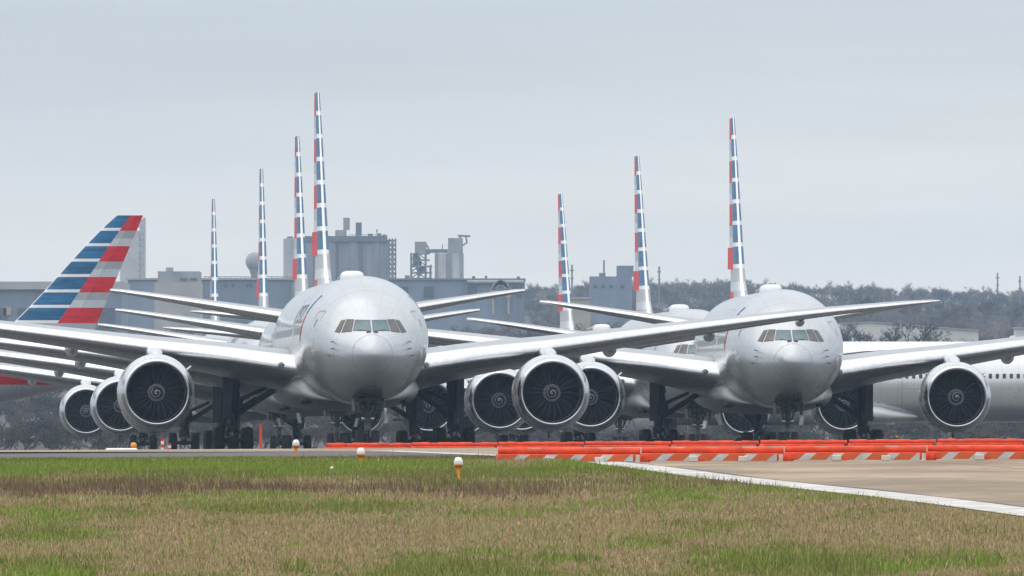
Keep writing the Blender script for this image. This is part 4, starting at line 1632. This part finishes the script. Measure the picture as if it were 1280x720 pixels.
def tree_segments(seed, h, spread=.55, lv=4):
    r = random.Random(seed)
    out = []

    def grow(p, dirv, ln, rad, lev):
        q = p + dirv * ln
        out.append((p, q, rad, rad * .68, lev))
        if lev == 0:
            return
        nb = 3 if lev > 2 else 4
        for k in range(nb):
            az = r.uniform(0, 2 * PI)
            nd = (dirv + Vector((math.cos(az), math.sin(az), r.uniform(-.15, .35))) * r.uniform(spread * .7, spread * 1.4)).normalized()
            if nd.z < -.1:
                nd.z = .1
            st = p + dirv * ln * r.uniform(.55, 1.0)
            grow(st, nd, ln * r.uniform(.52, .80), rad * .56, lev - 1)
    grow(Vector((0, 0, 0)), Vector((r.uniform(-.08, .08), r.uniform(-.08, .08), 1)).normalized(), h * .30, h * .020, lv)
    return out


def seg_arrays(segs, twig_w, split=None, twig_extra=0, seed=0):
    """flat verts/faces arrays: 3-sided limbs, flat twigs"""
    r = random.Random(seed)
    V, Q = [], []
    for (a, b, ra, rb, lev) in segs:
        z = (b - a).normalized()
        x = z.orthogonal().normalized()
        y = z.cross(x)
        o = len(V)
        if lev >= 2:
            for (c, rr) in ((a, ra), (b, rb)):
                for k in range(3):
                    t = 2 * PI * k / 3
                    V.append(c + (x * math.cos(t) + y * math.sin(t)) * rr)
            Q += [(o, o + 1, o + 4, o + 3), (o + 1, o + 2, o + 5, o + 4), (o + 2, o, o + 3, o + 5)]
        else:
            t = r.uniform(0, PI)
            u = x * math.cos(t) + y * math.sin(t)
            w = max(ra, twig_w)
            V += [a - u * w, a + u * w, b + u * w * .6, b - u * w * .6]
            Q.append((o, o + 1, o + 2, o + 3))
            if lev == 0:
                for _ in range(twig_extra):
                    o = len(V)
                    s = a.lerp(b, r.random())
                    dv = Vector((r.gauss(0, 1), r.gauss(0, 1), r.gauss(.3, .8))).normalized() * (b - a).length * r.uniform(.5, 1.0)
                    u = dv.orthogonal().normalized() * twig_w * .8
                    V += [s - u, s + u, s + dv + u * .4, s + dv - u * .4]
                    Q.append((o, o + 1, o + 2, o + 3))
    return np.array([v[:] for v in V], dtype=np.float32), np.array(Q, dtype=np.int32)


def mesh_from(name, V, Q, mat, colors=None):
    me = bpy.data.meshes.new(name)
    me.vertices.add(len(V))
    me.vertices.foreach_set('co', V.astype(np.float32).reshape(-1))
    me.loops.add(len(Q) * 4)
    me.loops.foreach_set('vertex_index', Q.astype(np.int32).reshape(-1))
    me.polygons.add(len(Q))
    me.polygons.foreach_set('loop_start', np.arange(len(Q), dtype=np.int32) * 4)
    if colors is not None:
        ca = me.color_attributes.new('tint', 'FLOAT_COLOR', 'POINT')
        ca.data.foreach_set('color', np.concatenate([colors, np.ones((len(V), 1))], 1).astype(np.float32).reshape(-1))
    me.update()
    me.validate()
    me.materials.append(mat)
    return me


def bark_mat(name, attr):
    m, nt, b = new_mat(name)
    if attr:
        at = N(nt, 'ShaderNodeVertexColor', layer_name='tint')
        nt.links.new(at.outputs['Color'], b.inputs['Base Color'])
    b.inputs['Roughness'].default_value = .9
    b.inputs['Specular IOR Level'].default_value = .1
    return m


wood_protos = []
for k in range(7):
    wood_protos.append(seg_arrays(tree_segments(100 + k, 10.0, .5 + .03 * k, 4), .034, twig_extra=4, seed=k))


def wood_mass(name, pts, label):
    """pts: (x, d, z, height, tint)"""
    Vs, Qs, Cs, off = [], [], [], 0
    for (x, d, z, h, c) in pts:
        V, Q = wood_protos[rng.integers(len(wood_protos))]
        s = h / 10.0
        a = rng.uniform(0, 2 * PI)
        ca, sa = math.cos(a), math.sin(a)
        wv = s * rng.uniform(1.0, 1.35)
        VV = np.stack([(V[:, 0] * ca - V[:, 1] * sa) * wv + x, (V[:, 0] * sa + V[:, 1] * ca) * wv + d, V[:, 2] * s + z], 1)
        Vs.append(VV)
        Qs.append(Q + off)
        off += len(V)
        Cs.append(np.tile(np.array(c), (len(V), 1)))
    me = mesh_from(name, np.concatenate(Vs), np.concatenate(Qs), M['bark_mass'], np.concatenate(Cs))
    o = bpy.data.objects.new(name, me)
    COL.objects.link(o)
    return tag(o, label, 'woods', kind='stuff')


M['bark_mass'] = bark_mat('winter_wood', True)
tints = [(.15, .135, .14), (.19, .16, .15), (.13, .128, .135), (.235, .19, .165), (.14, .14, .13)]


def scatter(n, d0, d1, h0, h1, x0=-1.0, x1=1.0, dim=1.0):
    out = []
    for k in range(n):
        d = rng.uniform(d0, d1)
        x = rng.uniform(x0, x1) * d * .0385
        out.append((x, d, 0, rng.uniform(h0, h1), np.array(tints[rng.integers(5)]) * rng.uniform(.8, 1.2) * dim))
    return [(x, d, hill_z(x, d) - .26 * h, h, c) for (x, d, z, h, c) in out]


wood_mass('distant_woods', scatter(1000, 4700, 5900, 10, 17) + scatter(420, 3900, 4700, 9, 15, .05, 1), 'hazy leafless woods covering the far ridge')
wood_mass('middle_woods', scatter(460, 2920, 3100, 11, 18, -1, .42) + scatter(220, 3150, 3900, 9, 14, .1, 1), 'hazy leafless trees in a dense belt before the plant buildings')
wood_mass('field_thicket', scatter(1400, 1520, 2150, 4, 7, dim=.52) + scatter(700, 2100, 2800, 5, 9, dim=.62), 'dim leafless thicket behind the parked airliners')

# single trees one can tell apart on the right
M['bark'] = paint('dark_bark', (.035, .033, .03), .9, 0, .3, 2)
M['bark_brown'] = paint('brown_bark', (.085, .068, .055), .9, 0, .3, 2)
tree_meshes = {}


def tree_mesh(kind):
    if kind not in tree_meshes:
        segs = tree_segments(200 + kind, 10.0, .48 + .05 * (kind % 3), 5)
        tr = [s for s in segs if s[4] >= 4]
        cr = [s for s in segs if s[4] < 4]
        mat = M['bark'] if kind < 3 else M['bark_brown']
        tree_meshes[kind] = (mesh_from('trunk', *seg_arrays(tr, .1), mat), mesh_from('crown', *seg_arrays(cr, .018 if kind < 3 else .025, twig_extra=1, seed=kind), mat))
    return tree_meshes[kind]


def add_tree(px, ytop, d, kind, name, label, group, wide=1.0):
    x, y, z = W(px, ytop, d)
    base = hill_z(x, d)
    tr, cr = tree_mesh(kind)
    top = max(v.co.z for v in cr.vertices)
    s = (z - base) / top
    t = thing(name, (x, d, base - .1), label, 'tree', rng.uniform(0, 6.28), group)
    for nm, me in (('trunk', tr), ('crown', cr)):
        o = bpy.data.objects.new(nm, me)
        COL.objects.link(o)
        o.parent = t
        o.scale = (s * wide, s * wide, s)
    return t


near_trees = [(1062, 400, 'dark bare tree closest to the right airliner\'s nose'), (1079, 403, 'dark bushy bare tree second from the right airliner\'s nose'),
              (1096, 411, 'lower dark bare tree before the left end of the white warehouse'), (1112, 405, 'dark bare tree with slim upright crown before the white warehouse'),
              (1133, 415, 'low dark thorny shrub-like tree in the middle of the warehouse front'), (1152, 396, 'tallest dark bare tree with wide open crown before the warehouse'),
              (1170, 412, 'dark bare tree right of the tallest one before the warehouse'), (1188, 420, 'low dark bare tree before the right half of the warehouse'),
              (1212, 420, 'very low dark shrub-like tree at the right end of the warehouse'), (1240, 419, 'low dark shrub-like tree right of the warehouse')]
for i, (px, yt, lab) in enumerate(near_trees):
    add_tree(px, yt, 2560 + 40 * (i % 4), i % 3, 'bare_tree', lab, 'dark bare trees before the warehouse', 1.25)
far_trees = [(1085, 362, 'hazy broad bare tree on the ridge above the warehouse\'s left end'), (1140, 376, 'hazy bare tree just above the wing tip before the ridge'),
             (1178, 372, 'hazy upright bare tree right of the long wing tip'), (1206, 378, 'hazy bare tree above the warehouse\'s right end'),
             (1232, 371, 'hazy forked bare tree left of the mast'), (1262, 376, 'hazy bare tree at the right edge above the pale shed')]
for i, (px, yt, lab) in enumerate(far_trees):
    add_tree(px, yt, 4000 + 60 * (i % 3), 3 + i % 3, 'bare_tree', lab, 'hazy bare trees on the slope', 1.1)

# ------------------------------------------------------------------ HAZE
m = MB()
m.box((0, 3320, 40), (4800, 6700, 90))
hz_m, nt, b = new_mat('haze_air')
nt.nodes.remove(b)
pv = N(nt, 'ShaderNodeVolumePrincipled')
pv.inputs['Color'].default_value = (.53, .71, .92, 1)
pv.inputs['Density'].default_value = .00008
pv.inputs['Anisotropy'].default_value = .2
out = [n for n in nt.nodes if n.type == 'OUTPUT_MATERIAL'][0]
nt.links.new(pv.outputs[0], out.inputs['Volume'])
hz_o = m.build('haze', hz_m)
tag(hz_o, 'pale blue haze lying over the airfield', 'haze', kind='stuff')

# ------------------------------------------------------------------ SKY AND LIGHT
SUN_EL, SUN_AZ = R(64), R(283)     # high, behind the camera and a little left
wd = bpy.data.worlds.new('World')
scene.world = wd
wd.use_nodes = True
nt = wd.node_tree
bg = nt.nodes['Background']
sky = N(nt, 'ShaderNodeTexSky', sky_type='NISHITA')
sky.sun_disc = False
sky.sun_elevation = SUN_EL
sky.sun_rotation = SUN_AZ
tc = N(nt, 'ShaderNodeTexCoord')
sp = N(nt, 'ShaderNodeSeparateXYZ')
nt.links.new(tc.outputs['Generated'], sp.inputs[0])
# low stratus bands: noise on the direction, flattened
mp = N(nt, 'ShaderNodeMapping')
mp.inputs['Scale'].default_value = (7, 7, 75)
nt.links.new(tc.outputs['Generated'], mp.inputs['Vector'])
nz = N(nt, 'ShaderNodeTexNoise')
nz.inputs['Scale'].default_value = 1.0
nz.inputs['Detail'].default_value = 5
nz.inputs['Roughness'].default_value = .5
nt.links.new(mp.outputs['Vector'], nz.inputs['Vector'])
mpb = N(nt, 'ShaderNodeMapping')
mpb.inputs['Scale'].default_value = (2, 2, 5)
nt.links.new(tc.outputs['Generated'], mpb.inputs['Vector'])
nzb = N(nt, 'ShaderNodeTexNoise')
nzb.inputs['Scale'].default_value = 1.3
nzb.inputs['Detail'].default_value = 4
nt.links.new(mpb.outputs['Vector'], nzb.inputs['Vector'])
rp = N(nt, 'ShaderNodeValToRGB')
cr = rp.color_ramp
cr.elements[0].position = 0.0
cr.elements[0].color = (.985, .94, .865, 1)
for pos, c in ((.010, (.85, .84, .82)), (.018, (.73, .75, .76)), (.030, (.545, .60, .655)), (.10, (.66, .72, .78)), (.4, (1.05, 1.08, 1.11))):
    e = cr.elements.new(pos)
    e.color = (*c, 1)
cr.elements[-1].position = 1.0
cr.elements[-1].color = (1.5, 1.5, 1.5, 1)
zj = mathn(nt, 'ADD', sp.outputs[2], mathn(nt, 'MULTIPLY', mathn(nt, 'SUBTRACT', nz.outputs['Fac'], .5), .026))
nt.links.new(zj, rp.inputs['Fac'])
mr = N(nt, 'ShaderNodeMapRange')
mr.inputs['From Min'].default_value = .3
mr.inputs['From Max'].default_value = .7
mr.inputs['To Min'].default_value = 8.2
mr.inputs['To Max'].default_value = 11.4
nt.links.new(nzb.outputs['Fac'], mr.inputs['Value'])
# the fine bands only near the horizon keep an even strength
nearh = N(nt, 'ShaderNodeMapRange')
nearh.inputs['From Min'].default_value = .05
nearh.inputs['From Max'].default_value = .3
nt.links.new(sp.outputs[2], nearh.inputs['Value'])
stren = mathn(nt, 'ADD', 10.0, mathn(nt, 'MULTIPLY', nearh.outputs['Result'], mathn(nt, 'SUBTRACT', mr.outputs['Result'], 10.0)))
mpc = N(nt, 'ShaderNodeMapping')
mpc.inputs['Scale'].default_value = (9, 9, 130)
mpc.inputs['Rotation'].default_value = (0, R(1.2), 0)
nt.links.new(tc.outputs['Generated'], mpc.inputs['Vector'])
nzc = N(nt, 'ShaderNodeTexNoise')
nzc.inputs['Scale'].default_value = 1.0
nzc.inputs['Detail'].default_value = 4
nt.links.new(mpc.outputs['Vector'], nzc.inputs['Vector'])
stren = mathn(nt, 'MULTIPLY', stren, mathn(nt, 'ADD', .86, mathn(nt, 'MULTIPLY', nzc.outputs['Fac'], .28)))
vm = N(nt, 'ShaderNodeVectorMath', operation='SCALE')
nt.links.new(rp.outputs['Color'], vm.inputs[0])
nt.links.new(stren, vm.inputs['Scale'])
mx = mixc(nt, .93, sky.outputs['Color'], vm.outputs['Vector'])
nt.links.new(mx, bg.inputs['Color'])
bg.inputs['Strength'].default_value = .1
sun = bpy.data.lights.new('sun', 'SUN')
sun.energy = 0.6
sun.angle = R(80)
sun.color = (1, .965, .91)
so = bpy.data.objects.new('sun', sun)
COL.objects.link(so)
so.rotation_euler = Vector((-math.sin(SUN_AZ) * math.cos(SUN_EL), -math.cos(SUN_AZ) * math.cos(SUN_EL), -math.sin(SUN_EL))).to_track_quat('-Z', 'Y').to_euler()

# ------------------------------------------------------------------ CAMERA
cam = bpy.data.cameras.new('camera')
co = bpy.data.objects.new('camera', cam)
COL.objects.link(co)
cam.sensor_width = 36
cam.lens = F / 1280 * 36
cam.clip_start = 1
cam.clip_end = 20000
co.location = (0, 0, 0)
co.rotation_euler = (R(90) + math.atan((HOR - 360) / F), 0, 0)
scene.camera = co
scene.view_settings.view_transform = 'Standard'
scene.view_settings.look = 'None'
scene.view_settings.gamma = 1
scene.view_settings.exposure = 0.25
scene.view_settings.use_curve_mapping = False
